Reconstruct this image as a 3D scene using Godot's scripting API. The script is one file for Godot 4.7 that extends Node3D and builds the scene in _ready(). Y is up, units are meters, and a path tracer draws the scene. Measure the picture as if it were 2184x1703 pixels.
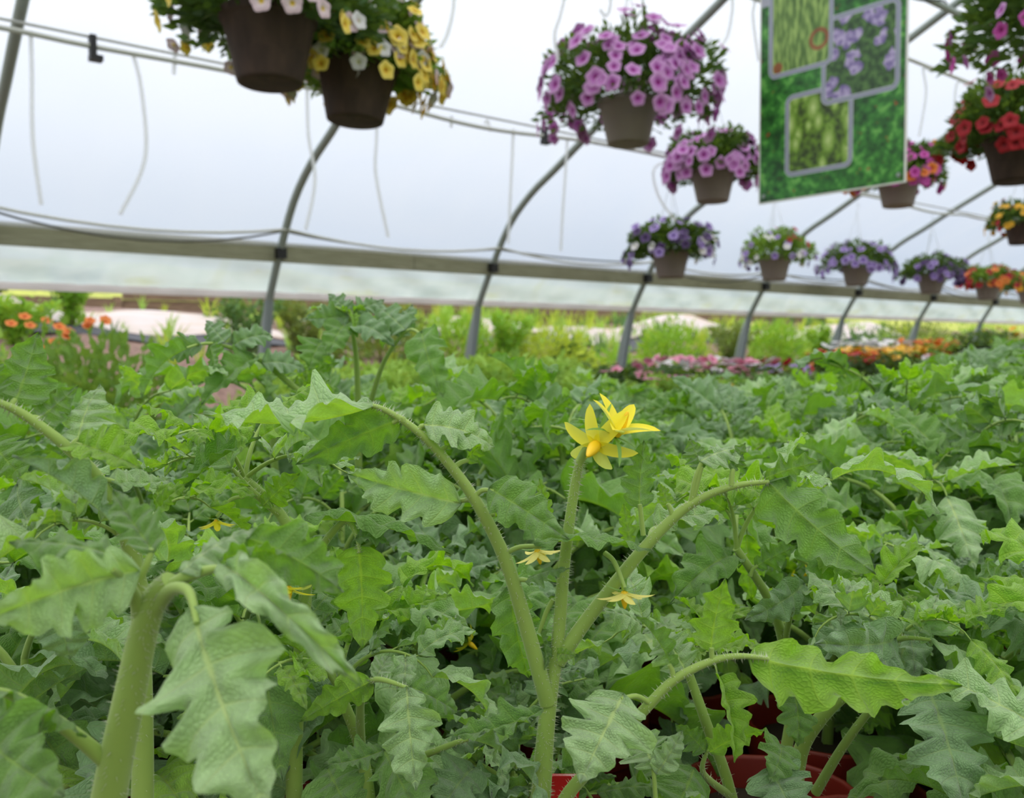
extends Node3D
# Tomato bench in a hoop greenhouse. x runs along the house, the far side wall lies at negative z, y is up, metres.

const FOC := 1900.0
const EYE := 1.06
const RAIL_Z := -4.6
const RAIL_Y := 1.605
const BAY := 1.4414
const FIRST_HOOP := 0.595
const RIM_Y := 0.81
const BENCH_Y := 0.70

var cam: Camera3D
var rng := RandomNumberGenerator.new()
var used := {}
var M := {}
var leaf_hi := []          # leaflet meshes
var leaf_lo := []          # leaflet arrays for merged leaves
var compound := []         # {rachis, mesh, leaflets}

# ------------------------------------------------------------------ mesh collecting
class MB:
	var v := PackedVector3Array()
	var n := PackedVector3Array()
	var uv := PackedVector2Array()
	var c := PackedColorArray()
	var ix := PackedInt32Array()
	func add(p: Vector3, nn: Vector3, t := Vector2.ZERO, col := Color.WHITE) -> int:
		v.append(p); n.append(nn); uv.append(t); c.append(col)
		return v.size() - 1
	func tri(a: int, b: int, d: int) -> void:
		ix.append(a); ix.append(b); ix.append(d)
	func quad(a: int, b: int, d: int, e: int) -> void:
		tri(a, b, d); tri(a, d, e)
	func append(o, xf: Transform3D) -> void:
		var base := v.size()
		var nb := xf.basis.inverse().transposed()
		for i in o.v.size():
			v.append(xf * o.v[i]); n.append((nb * o.n[i]).normalized())
		uv.append_array(o.uv); c.append_array(o.c)
		for i in o.ix: ix.append(base + i)
	func smooth() -> void:
		for i in n.size(): n[i] = Vector3.ZERO
		for k in range(0, ix.size(), 3):
			var a := ix[k]; var b := ix[k + 1]; var d := ix[k + 2]
			var f := (v[d] - v[a]).cross(v[b] - v[a])
			n[a] += f; n[b] += f; n[d] += f
		for i in n.size(): n[i] = n[i].normalized() if n[i].length() > 1e-14 else Vector3.UP
	func mesh() -> ArrayMesh:
		var arr := []
		arr.resize(Mesh.ARRAY_MAX)
		arr[Mesh.ARRAY_VERTEX] = v; arr[Mesh.ARRAY_NORMAL] = n; arr[Mesh.ARRAY_TEX_UV] = uv; arr[Mesh.ARRAY_COLOR] = c; arr[Mesh.ARRAY_INDEX] = ix
		var m := ArrayMesh.new()
		m.add_surface_from_arrays(Mesh.PRIMITIVE_TRIANGLES, arr)
		return m
	# box with its own face normals; a slight chamfer comes from ch
	func box(ctr: Vector3, s: Vector3, bs := Basis()) -> void:
		var h := s / 2.0
		for ax in 3:
			for sg in [-1.0, 1.0]:
				var nn := Vector3.ZERO; nn[ax] = sg
				var a := Vector3.ZERO; a[(ax + 1) % 3] = 1.0
				var b := Vector3.ZERO; b[(ax + 2) % 3] = 1.0
				if sg > 0: var t := a; a = b; b = t
				var q := []
				for k in [[-1, -1], [1, -1], [1, 1], [-1, 1]]:
					q.append(add(ctr + bs * ((nn + a * k[0] + b * k[1]) * h), bs * nn, Vector2(k[0], k[1]) * .5 + Vector2(.5, .5)))
				quad(q[0], q[1], q[2], q[3])
	func tube(path: Array, radii: Array, sides := 8, caps := true) -> void:
		var side := Vector3.UP
		var prev := -1
		var m := path.size()
		for i in m:
			var t: Vector3 = (path[min(i + 1, m - 1)] - path[max(i - 1, 0)])
			t = t.normalized() if t.length() > 1e-9 else Vector3.UP
			if i == 0: side = t.cross(Vector3(0.31, 0.2, 0.93)).normalized()
			side = (side - t * side.dot(t)).normalized()
			var bi := t.cross(side)
			var r: float = radii[i] if radii.size() > 1 else radii[0]
			var at_ := v.size()
			for k in sides + 1:
				var a := TAU * k / sides
				var d := side * cos(a) + bi * sin(a)
				add(path[i] + d * r, d, Vector2(float(k) / sides, float(i) / m))
			if prev >= 0:
				for k in sides: quad(prev + k, at_ + k, at_ + k + 1, prev + k + 1)
			prev = at_
		if caps:
			for e in [0, m - 1]:
				var t2: Vector3 = (path[0] - path[1]) if e == 0 else (path[m - 1] - path[m - 2])
				t2 = t2.normalized()
				var r2: float = radii[e] if radii.size() > 1 else radii[0]
				var u2 := t2.cross(Vector3(0.31, 0.2, 0.93)).normalized()
				var w2 := t2.cross(u2)
				var ce := add(path[e] + t2 * r2 * .35, t2)
				var f0 := v.size()
				for k in sides + 1: add(path[e] + (u2 * cos(TAU * k / sides) + w2 * sin(TAU * k / sides)) * r2, t2)
				for k in sides: tri(ce, f0 + k + 1, f0 + k)
	func lathe(prof: Array, sides := 24, base := Vector3.ZERO) -> void:
		var prev := -1
		for i in prof.size():
			var p: Vector2 = prof[i]
			var t: Vector2 = (prof[min(i + 1, prof.size() - 1)] - prof[max(i - 1, 0)]).normalized()
			var at_ := v.size()
			for k in sides + 1:
				var a := TAU * k / sides
				var d := Vector3(cos(a), 0, sin(a))
				add(base + d * p.x + Vector3.UP * p.y, (d * t.y - Vector3.UP * t.x).normalized(), Vector2(float(k) / sides, float(i) / prof.size()))
			if prev >= 0:
				for k in sides: quad(prev + k, prev + k + 1, at_ + k + 1, at_ + k)
			prev = at_

# ------------------------------------------------------------------ nodes
func numbered(called: String) -> String:
	used[called] = used.get(called, -1) + 1
	return called if used[called] == 0 else "%s_%03d" % [called, used[called]]

func meta(o: Node, label := "", category := "", group := "", kind := "") -> void:
	for k in [["label", label], ["category", category], ["group", group], ["kind", kind]]:
		if k[1] != "": o.set_meta(k[0], k[1])

func thing(called: String, label: String, category: String, where := Vector3.ZERO, group := "") -> Node3D:
	var o := Node3D.new()
	o.name = numbered(called)
	add_child(o)
	o.position = where
	meta(o, label, category, group)
	return o

func part(parent: Node, called: String, mesh: Mesh, mat: Material, xf := Transform3D(), label := "") -> MeshInstance3D:
	var o := MeshInstance3D.new()
	o.name = called
	o.mesh = mesh
	o.material_override = mat
	o.transform = xf
	parent.add_child(o, true)
	if label != "": o.set_meta("label", label)
	return o

func solo(called: String, mesh: Mesh, mat: Material, where: Vector3, label: String, category: String, group := "", kind := "") -> MeshInstance3D:
	var o := MeshInstance3D.new()
	o.name = numbered(called)
	o.mesh = mesh
	o.material_override = mat
	add_child(o)
	o.position = where
	meta(o, label, category, group, kind)
	return o

func struct(called: String, mesh: Mesh, mat: Material, where := Vector3.ZERO, label := "") -> MeshInstance3D:
	return solo(called, mesh, mat, where, label, "", "", "structure")

func at(px: float, py: float, z: float) -> Vector3:
	return cam.transform * Vector3((px - 1092.0) / FOC * z, -(py - 851.5) / FOC * z, -z)

func pix(p: Vector3) -> Vector3:
	var q := cam.transform.affine_inverse() * p
	return Vector3(1092.0 - FOC * q.x / q.z, 851.5 + FOC * q.y / q.z, -q.z)

func curve(pts: Array, per := 5) -> Array:
	var out := []
	for i in pts.size() - 1:
		var a: Vector3 = pts[max(i - 1, 0)]; var b: Vector3 = pts[i]; var d: Vector3 = pts[i + 1]; var e: Vector3 = pts[min(i + 2, pts.size() - 1)]
		for k in per: out.append(b.cubic_interpolate(d, a, e, float(k) / per))
	out.append(pts[pts.size() - 1])
	return out

func taper(n: int, a: float, b: float) -> Array:
	var out := []
	for i in n: out.append(lerpf(a, b, float(i) / max(n - 1, 1)))
	return out

func mat(col: Color, rough := .7, o := {}) -> StandardMaterial3D:
	var m := StandardMaterial3D.new()
	m.albedo_color = col
	m.roughness = rough
	for k in o: m.set(k, o[k])
	return m

func noise_tex(seed_: int, freq: float, ramp: Array, size := 512, type := FastNoiseLite.TYPE_SIMPLEX_SMOOTH) -> NoiseTexture2D:
	var f := FastNoiseLite.new()
	f.seed = seed_; f.frequency = freq; f.noise_type = type; f.fractal_octaves = 4
	var t := NoiseTexture2D.new()
	t.width = size; t.height = size; t.seamless = true; t.noise = f
	var g := Gradient.new()
	g.offsets = PackedFloat32Array(range(ramp.size()).map(func(i): return float(i) / (ramp.size() - 1)))
	g.colors = PackedColorArray(ramp)
	t.color_ramp = g
	return t

# ------------------------------------------------------------------ scene
func _ready() -> void:
	rng.seed = 20240517
	camera_and_light()
	materials()
	structure()
	outside()
	benches()
	leaf_kit()
	hero_plants()
	tomato_field()
	baskets()
	sign_board()
	irrigation()
	beyond_the_bench()

func ordinal(n: int) -> String:
	var a := ["zeroth", "first", "second", "third", "fourth", "fifth", "sixth", "seventh", "eighth", "ninth", "tenth", "eleventh", "twelfth", "thirteenth", "fourteenth", "fifteenth", "sixteenth", "seventeenth", "eighteenth", "nineteenth"]
	if n < 20: return a[maxi(n, 0)]
	var tens := ["twent", "thirt", "fort"]
	return tens[n / 10 - 2] + ("ieth" if n % 10 == 0 else "y-" + a[n % 10])

func camera_and_light() -> void:
	cam = Camera3D.new()
	cam.name = "camera"
	add_child(cam)
	cam.position = Vector3(0, EYE, 0)
	cam.rotation = Vector3(deg_to_rad(-2.97), deg_to_rad(-38.35), deg_to_rad(-0.33))
	var ca := CameraAttributesPhysical.new()
	ca.frustum_focal_length = 26.78
	ca.frustum_focus_distance = 0.39
	ca.frustum_near = 0.03
	ca.frustum_far = 200.0
	ca.exposure_aperture = 13.0
	cam.attributes = ca
	cam.current = true
	var we := WorldEnvironment.new()
	we.name = "world_environment"
	var e := Environment.new()
	e.tonemap_mode = Environment.TONE_MAPPER_LINEAR
	e.tonemap_exposure = 1.36
	e.background_mode = Environment.BG_SKY
	var sm := ProceduralSkyMaterial.new()
	sm.sky_top_color = Color(1.0, 0.99, 0.985)
	sm.sky_horizon_color = Color(0.435, 0.485, 0.55)
	sm.sky_curve = 0.6
	sm.ground_bottom_color = Color(0.42, 0.45, 0.36)
	sm.ground_horizon_color = Color(0.5, 0.53, 0.45)
	e.sky = Sky.new()
	e.sky.sky_material = sm
	e.background_energy_multiplier = 2.05
	e.sdfgi_enabled = true
	e.ssao_enabled = true
	e.ssil_enabled = true
	we.environment = e
	add_child(we)

func leaf_textures() -> Array:
	# veins along the texture's rows follow the lobes of the leaflets
	var w := 192
	var h := 384
	var col := Image.create(w, h, false, Image.FORMAT_RGB8)
	var hgt := Image.create(w, h, false, Image.FORMAT_RGB8)
	var cell := FastNoiseLite.new()
	cell.seed = 5; cell.noise_type = FastNoiseLite.TYPE_CELLULAR; cell.cellular_return_type = FastNoiseLite.RETURN_DISTANCE2_SUB; cell.frequency = 0.11; cell.fractal_type = FastNoiseLite.FRACTAL_NONE
	var mot := FastNoiseLite.new()
	mot.seed = 9; mot.frequency = 0.02; mot.fractal_octaves = 4
	for y in h:
		for x in w:
			var s := absf(float(x) / w * 2.0 - 1.0)
			var t := float(y) / h * 5.0 - s * s * .2
			var f := absf(t - floorf(t) - .5)
			var side := clampf(1.0 - f / (.06 * (1.15 - s)), 0, 1)
			var rib := clampf(1.0 - s / (.075 * (1.25 - float(y) / h)), 0, 1)
			var vein := maxf(side * .75, minf(rib * 1.6, 1.0))
			var c := clampf((cell.get_noise_2d(x, y) + 1.0) * 1.9, 0, 1)
			var m := mot.get_noise_2d(x, y)
			var g := Color(.88, .94, .84) * (1.0 + m * .10 + (c - .5) * .03)
			g = g.lerp(Color(1.0, 1.0, .82), vein * .75)
			g.a = 1.0
			col.set_pixel(x, y, g)
			var e := .25 + .13 * sqrt(c) * (1.0 - side) * (1.0 - rib) + .4 * minf(f * 2.6, 1.0) * minf(s * 5.0, 1.0) + m * .05
			hgt.set_pixel(x, y, Color(e, e, e))
	return [ImageTexture.create_from_image(col), ImageTexture.create_from_image(hgt)]

func leaf_mat(col: Color, back: Color, sheen := .5) -> StandardMaterial3D:
	var m := mat(col, .62)
	m.albedo_texture = M.leaf_col
	m.heightmap_enabled = true
	m.heightmap_texture = M.leaf_hgt
	m.heightmap_scale = .3
	m.rim_enabled = true
	m.rim = sheen
	m.rim_tint = .15
	m.metallic_specular = .35
	m.backlight_enabled = true
	m.backlight = back
	m.cull_mode = BaseMaterial3D.CULL_DISABLED
	return m

func materials() -> void:
	var lt := leaf_textures()
	M.leaf_col = lt[0]; M.leaf_hgt = lt[1]
	# four greens of tomato foliage, random over the bench, picked by hand for the front
	M.leaf = leaf_mat(Color(.60, .73, .44), Color(.86, .96, .13), 1.0)
	M.leaf_pale_lit = leaf_mat(Color(.80, .88, .70), Color(.80, .91, .18), 1.0)  # also paints the lit tops of chosen front leaflets
	M.leaf_blue = leaf_mat(Color(.61, .71, .56), Color(.74, .84, .14), 1.0)
	M.leaf_young_backlit = leaf_mat(Color(.72, .85, .38), Color(.90, .99, .16), .8)  # tender growth; also paints light coming through backlit front leaflets
	M.stem = mat(Color(.55, .66, .29), .6, {"rim_enabled": true, "rim": .7, "rim_tint": .2})
	M.hair = mat(Color(.86, .90, .76), .5, {"backlight_enabled": true, "backlight": Color(.6, .6, .5)})
	M.petal = mat(Color(1.0, .92, .08), .55, {"backlight_enabled": true, "backlight": Color(.74, .82, .45), "cull_mode": 2})
	M.petal_pale = mat(Color(.95, .91, .50), .55, {"backlight_enabled": true, "backlight": Color(.8, .78, .4), "cull_mode": 2})
	M.anther = mat(Color(.96, .78, .08), .5)
	M.sepal = mat(Color(.42, .58, .24), .6, {"backlight_enabled": true, "backlight": Color(.5, .6, .2), "cull_mode": 2})
	M.red_pot = mat(Color(.50, .12, .08), .5)
	M.soil = mat(Color(.20, .15, .11), .95)
	M.tray = mat(Color(.075, .075, .085), .45)
	M.tag_red = mat(Color(.68, .08, .08), .4)
	M.tag_white = mat(Color(.92, .92, .90), .4)
	M.steel = mat(Color(.60, .64, .62), .42, {"metallic": .35})
	M.steel_dark = mat(Color(.56, .60, .60), .5, {"metallic": .3})
	M.film = mat(Color(.84, .86, .88, .36), .5, {"transparency": 1, "backlight_enabled": true, "backlight": Color(1, 1, 1), "cull_mode": 2})
	M.film.albedo_texture = noise_tex(61, .004, [Color(.92, .95, .99), Color(1, 1, 1), Color(.95, .97, 1.0), Color(1, .99, .99)])
	M.film.uv1_triplanar = true; M.film.uv1_world_triplanar = true; M.film.uv1_scale = Vector3(.25, .25, .25)
	M.curtain = mat(Color(1, 1, 1, .93), .45, {"transparency": 1, "backlight_enabled": true, "backlight": Color(.98, 1, 1), "cull_mode": 2})
	M.curtain.albedo_texture = noise_tex(31, .006, [Color(.80, .86, .87), Color(.92, .95, .96), Color(.88, .92, .92), Color(.93, .95, .95), Color(.86, .87, .68)])
	M.curtain.uv1_triplanar = true; M.curtain.uv1_world_triplanar = true; M.curtain.uv1_scale = Vector3(.45, 1.2, .45)
	M.board = mat(Color.WHITE, .8)
	M.board.albedo_texture = noise_tex(3, .012, [Color(.44, .45, .35), Color(.58, .58, .48), Color(.52, .52, .42), Color(.64, .63, .54)])
	M.board.uv1_triplanar = true; M.board.uv1_scale = Vector3(.4, 4, 4)
	M.channel = mat(Color(.72, .72, .68), .4, {"metallic": .4})
	M.rollpipe = mat(Color(.92, .88, .87), .5, {"backlight_enabled": true, "backlight": Color(.95, .95, .95)})
	M.rope = mat(Color(.33, .34, .30), .8)
	M.black = mat(Color(.06, .06, .065), .5)
	M.pipe = mat(Color(.76, .77, .74), .5)
	M.drip = mat(Color(.90, .92, .93, .55), .4, {"transparency": 1, "backlight_enabled": true, "backlight": Color(.9, .9, .9)})
	M.wire = mat(Color(.72, .73, .72), .4, {"metallic": .3})
	M.taupe = mat(Color(.50, .45, .42), .55)
	M.brown = mat(Color.WHITE, .75)
	M.brown.albedo_texture = noise_tex(17, .01, [Color(.20, .14, .11), Color(.25, .18, .15), Color(.31, .23, .19)])
	M.brown.uv1_scale = Vector3(2, 1, 1)
	M.vine = mat(Color(.20, .33, .13), .6, {"backlight_enabled": true, "backlight": Color(.4, .5, .15), "cull_mode": 2})
	M.vine_light = mat(Color(.40, .55, .20), .6, {"backlight_enabled": true, "backlight": Color(.5, .6, .2), "cull_mode": 2})
	M.herb = mat(Color(.58, .73, .30), .6, {"backlight_enabled": true, "backlight": Color(.6, .7, .25), "cull_mode": 2})
	M.herb_blue = mat(Color(.45, .61, .38), .6, {"backlight_enabled": true, "backlight": Color(.5, .6, .25), "cull_mode": 2})
	M.shrub = mat(Color(.46, .66, .16), .65, {"backlight_enabled": true, "backlight": Color(.6, .7, .2), "cull_mode": 2})
	M.shrub_dark = mat(Color(.26, .42, .19), .65, {"backlight_enabled": true, "backlight": Color(.4, .5, .2), "cull_mode": 2})
	M.shrub_olive = mat(Color(.38, .46, .20), .65, {"backlight_enabled": true, "backlight": Color(.5, .55, .2), "cull_mode": 2})
	M.yellow_green = mat(Color(.66, .74, .20), .65, {"backlight_enabled": true, "backlight": Color(.6, .65, .2), "cull_mode": 2})
	M.twig = mat(Color(.36, .29, .22), .8)
	M.flower = mat(Color.WHITE, .6, {"vertex_color_use_as_albedo": true, "backlight_enabled": true, "backlight": Color(.6, .6, .6), "cull_mode": 2})
	M.mulch = mat(Color.WHITE, .95)
	M.mulch.albedo_texture = noise_tex(41, .03, [Color(.30, .22, .19), Color(.47, .37, .33), Color(.56, .46, .42), Color(.40, .31, .28), Color(.62, .53, .48)])
	M.mulch.uv1_triplanar = true; M.mulch.uv1_world_triplanar = true; M.mulch.uv1_scale = Vector3(.8, .8, .8)
	M.field = mat(Color.WHITE, .95)
	M.field.albedo_texture = noise_tex(43, .02, [Color(.42, .46, .18), Color(.62, .66, .26), Color(.72, .74, .32), Color(.50, .55, .22), Color(.60, .52, .36)])
	M.field.uv1_triplanar = true; M.field.uv1_world_triplanar = true; M.field.uv1_scale = Vector3(.3, .3, .3)
	M.gravel = mat(Color.WHITE, .95)
	M.gravel.albedo_texture = noise_tex(44, .06, [Color(.30, .29, .27), Color(.46, .45, .42), Color(.56, .54, .50)])
	M.gravel.uv1_triplanar = true; M.gravel.uv1_world_triplanar = true
	M.fabric = mat(Color(.27, .28, .31), .85)
	M.sheet = mat(Color.WHITE, .6, {"backlight_enabled": true, "backlight": Color(.4, .4, .4), "cull_mode": 2})
	M.sheet.albedo_texture = noise_tex(45, .008, [Color(.74, .70, .70), Color(.79, .75, .75), Color(.75, .70, .67), Color(.70, .59, .45)])
	M.sheet.uv1_triplanar = true; M.sheet.uv1_scale = Vector3(.35, 1, 1)
	M.timber = mat(Color.WHITE, .9)
	M.timber.albedo_texture = noise_tex(46, .012, [Color(.38, .31, .24), Color(.55, .46, .37), Color(.46, .38, .30), Color(.62, .53, .43)])
	M.timber.uv1_triplanar = true; M.timber.uv1_scale = Vector3(.3, 3, 3)
	M.bench = mat(Color(.42, .36, .29), .85)

# ------------------------------------------------------------------ greenhouse shell
func hoop_profile() -> Array:
	var a := [Vector2(-5.06, 0), Vector2(-4.98, .5), Vector2(-4.86, 1.08), Vector2(-4.76, 1.34), Vector2(-4.6, 1.605), Vector2(-4.41, 1.86), Vector2(-4.2, 2.02), Vector2(-3.98, 2.13), Vector2(-3.69, 2.28), Vector2(-3.05, 2.59), Vector2(-2.6, 2.81), Vector2(-2.1, 3.03), Vector2(-1.4, 3.30), Vector2(-.7, 3.50), Vector2(0, 3.58)]
	var b := a.duplicate()
	for i in range(a.size() - 2, -1, -1): b.append(Vector2(-a[i].x, a[i].y))
	return b

func profile_y(z: float) -> float:
	var p := hoop_profile()
	for i in p.size() - 1:
		if z >= p[i].x and z <= p[i + 1].x: return lerpf(p[i].y, p[i + 1].y, (z - p[i].x) / (p[i + 1].x - p[i].x))
	return 0.0

func structure() -> void:
	var prof := hoop_profile()
	var mb := MB.new()
	mb.box(Vector3(4.6, -.05, -.1), Vector3(17.4, .1, 10.4))
	struct("floor", mb.mesh(), M.gravel, Vector3.ZERO, "grey gravel floor under the benches")
	# the roof film from one hip board over the ridge to the other
	mb = MB.new()
	var cols := 120
	var rows := []
	for i in range(4, prof.size() - 4):
		var a: Vector2 = prof[i]
		rows.append(a)
		if i < prof.size() - 5:
			var b: Vector2 = prof[i + 1]
			rows.append((a + b) * .5 + Vector2(b.y - a.y, -(b.x - a.x)).normalized() * -.004)
	for j in rows.size():
		for i in cols + 1:
			var x := -3.9 + 17.0 * i / cols
			var r: Vector2 = rows[j]
			var bulge := .012 * sin(x * 3.1 + j * .9) * sin(x * .7 + j)
			mb.add(Vector3(x, r.y + .03 + bulge, r.x - .012), Vector3.UP, Vector2(x, j))
	for j in rows.size() - 1:
		for i in cols:
			var a := j * (cols + 1) + i
			mb.quad(a, a + 1, a + cols + 2, a + cols + 1)
	mb.smooth()
	struct("ceiling", mb.mesh(), M.film, Vector3.ZERO, "milky translucent plastic film stretched over the arches")
	for gx in [-3.9, 13.1]:
		mb = MB.new()
		var nn := Vector3(1 if gx < 0 else -1, 0, 0)
		var ctr := mb.add(Vector3(gx, 1.2, 0), nn)
		for i in prof.size(): mb.add(Vector3(gx, prof[i].y + .03, prof[i].x), nn)
		mb.add(Vector3(gx, 0, prof[0].x), nn)
		for i in prof.size(): mb.tri(ctr, ctr + 1 + i, ctr + 2 + i)
		struct("wall_end" if gx < 0 else "wall_far_end", mb.mesh(), M.film, Vector3.ZERO, "translucent film end wall of the greenhouse")
	# roll-up curtains on both long sides, half raised
	for sd in [-1.0, 1.0]:
		mb = MB.new()
		var nx := 260
		var ny := 10
		for j in ny + 1:
			for i in nx + 1:
				var x := -3.9 + 17.0 * i / nx
				var t := float(j) / ny
				var wr := .010 * sin(x * 23.0 + t * 7.0 + sin(x * 5.0) * 2.0) * t + .014 * sin(x * 9.0 - t * 5.0 + sin(x * 2.3) * 3.0) * sin(PI * t)
				mb.add(Vector3(x, lerpf(RAIL_Y + .02, 1.405, t), sd * (lerpf(4.655, 4.775, t) + wr)), Vector3.UP, Vector2(x, t))
		for j in ny:
			for i in nx:
				var a := j * (nx + 1) + i
				mb.quad(a, a + 1, a + nx + 2, a + nx + 1)
		mb.smooth()
		var w := struct("wall_far" if sd < 0 else "wall_near", mb.mesh(), M.curtain, Vector3.ZERO, "wrinkled translucent roll-up curtain below the hip board")
		mb = MB.new()
		mb.tube([Vector3(-3.9, 1.393, sd * 4.78), Vector3(4, 1.391, sd * 4.78), Vector3(13.1, 1.394, sd * 4.78)], [.021], 10)
		part(w, "roll_pipe", mb.mesh(), M.rollpipe)
		# hip board in lengths with a metal film channel on it
		for k in 5:
			mb = MB.new()
			mb.box(Vector3(-3.9 + 3.4 * k + 1.7, RAIL_Y, sd * 4.625), Vector3(3.396, .085, .038))
			var b := struct("trim_%d" % (k + 1 + (5 if sd > 0 else 0)), mb.mesh(), M.board, Vector3.ZERO, "weathered grey-olive hip board")
			mb = MB.new()
			mb.box(Vector3(-3.9 + 3.4 * k + 1.7, RAIL_Y + .052, sd * 4.62), Vector3(3.396, .02, .03))
			part(b, "film_channel", mb.mesh(), M.channel)
	# steel arches
	for k in range(0, 9):
		var x := FIRST_HOOP + BAY * k
		if k == 0: x += .055
		var t := thing("greenhouse_arch", "grey galvanized steel arch, the %s from the left edge" % ["first", "second", "third", "fourth", "fifth", "sixth", "seventh", "eighth", "ninth"][k], "arch", Vector3(x, 0, 0), "steel arches of the greenhouse")
		mb = MB.new()
		var pts := []
		for p in prof: pts.append(Vector3(0, p.y, p.x))
		mb.tube(curve(pts, 3), [.0215], 10)
		part(t, "pipe", mb.mesh(), M.steel)
		mb = MB.new()
		mb.box(Vector3(0, RAIL_Y, RAIL_Z + .01), Vector3(.052, .055, .06))
		part(t, "bracket", mb.mesh(), M.black)
		mb = MB.new()
		mb.tube([Vector3(0, -.02, -5.066), Vector3(0, 1.36, -4.752)], [.027, .027], 10)
		part(t, "ground_post", mb.mesh(), M.steel_dark)
	# purlins along the house
	for pz in [[-2.35, "upper"], [0.0, "ridge"], [2.35, "near"]]:
		var y := profile_y(pz[0]) - .045
		mb = MB.new()
		mb.tube([Vector3(-3.9, y, pz[0]), Vector3(4, y, pz[0]), Vector3(13.1, y, pz[0])], [.018], 10)
		solo("purlin_pipe", mb.mesh(), M.steel, Vector3.ZERO, "long grey steel purlin pipe under the %s roof film" % pz[1], "pipe")
	mb = MB.new()
	var cable := []
	var cy := profile_y(-2.35) - .045
	for i in 341: cable.append(Vector3(-3.9 + i * .05, cy + .026 * sin(i * .55), -2.35 + .026 * cos(i * .55)))
	mb.tube(cable, [.005], 5)
	solo("wrapped_cable", mb.mesh(), M.black, Vector3.ZERO, "dark cable wound around the purlin beside the hanging sign", "cable")
	# slack cords above the hip board
	mb = MB.new()
	var cord := []
	for k in range(-2, 9):
		for i in 8:
			var t := i / 8.0
			var x := FIRST_HOOP + BAY * (k + t)
			cord.append(Vector3(x, RAIL_Y + .115 - .11 * 4.0 * t * (1.0 - t) * (.5 + .5 * sin(k * 2.3 + 1.0)), -4.545))
	mb.tube(cord, [.006], 6)
	solo("slack_cord", mb.mesh(), M.rope, Vector3.ZERO, "dark slack cord drooping along the hip board between arches", "cord")
	mb = MB.new()
	cord = []
	for k in range(-2, 9):
		for i in 8:
			var t := i / 8.0
			var x := FIRST_HOOP + BAY * (k + t)
			cord.append(Vector3(x, RAIL_Y + .12 - .06 * 4.0 * t * (1.0 - t), -4.50))
	mb.tube(cord, [.008], 6)
	solo("irrigation_hose", mb.mesh(), M.pipe, Vector3.ZERO, "thin grey hose sagging just above the hip board", "hose")

# ------------------------------------------------------------------ outside the wall
func bank_y(x: float, z: float) -> float:
	var p := [Vector2(-20, 3.0), Vector2(-14, 2.05), Vector2(-9.4, 1.50), Vector2(-8.3, 1.36), Vector2(-7.2, 1.20), Vector2(-6.1, .90), Vector2(-5.3, .35), Vector2(-5.0, .05), Vector2(-4.9, -.02)]
	for i in p.size() - 1:
		if z <= p[i + 1].x or i == p.size() - 2:
			var y := lerpf(p[i].y, p[i + 1].y, clampf((z - p[i].x) / (p[i + 1].x - p[i].x), 0, 1))
			return y + (.05 * sin(x * 1.7 + z) + .04 * sin(x * 3.9 - z * 2.1)) * clampf((-z - 5.0) * 1.5, 0, 1)
	return 0.0

func foliage(n: int, rx: float, ry: float, leaf: float, aspect: float, seed_: int, shape := 0) -> MB:
	# a crown of small folded leaves; shape 0 dome, 1 upright sprays, 2 flat carpet
	var r := RandomNumberGenerator.new()
	r.seed = seed_
	var mb := MB.new()
	for i in n:
		var a := r.randf() * TAU
		var p: Vector3
		var d: Vector3
		if shape == 0:
			var u := r.randf()
			var el := asin(u * 1.15 - .15)
			var rr := .3 + .7 * sqrt(r.randf())
			rr *= 1.0 + .22 * sin(a * 3.0 + seed_) * cos(el * 4.0 + seed_)
			p = Vector3(cos(a) * cos(el) * rx * rr, sin(el) * ry * rr, sin(a) * cos(el) * rx * rr)
			d = (p.normalized() + Vector3(r.randf() - .5, r.randf() * .9 - .3, r.randf() - .5)).normalized()
		elif shape == 1:
			var k := i % 26
			var ka := k * 2.4 + seed_
			var lean := .15 + .55 * fmod(k * .618, 1.0)
			var t := pow(r.randf(), .75)
			var b := Vector3(cos(ka) * lean * rx * t * (1.0 + t * .5), ry * t * (1.0 - .25 * lean * t), sin(ka) * lean * rx * t * (1.0 + t * .5))
			p = b + Vector3(r.randf() - .5, r.randf() - .5, r.randf() - .5) * leaf * 1.2
			d = (Vector3(cos(a), .5 + r.randf() * .6, sin(a))).normalized()
		else:
			p = Vector3((r.randf() * 2 - 1) * rx, r.randf() * ry, (r.randf() * 2 - 1) * rx)
			d = Vector3(cos(a), .2 + r.randf() * .8, sin(a)).normalized()
		var s := d.cross(Vector3(r.randf() - .5, r.randf() - .5, r.randf() - .5)).normalized()
		var nn := s.cross(d).normalized()
		if nn.y < 0: nn = -nn; s = -s
		var L := leaf * (.7 + r.randf() * .6)
		var wv := L * aspect * .5
		var b0 := mb.add(p, nn)
		var b1 := mb.add(p + d * L * .45 + s * wv + nn * L * .08, (nn + s * .3).normalized())
		var b2 := mb.add(p + d * L * .45 - s * wv + nn * L * .08, (nn - s * .3).normalized())
		var b3 := mb.add(p + d * L - nn * L * .1, nn)
		mb.tri(b0, b3, b1); mb.tri(b0, b2, b3)
	return mb

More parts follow.
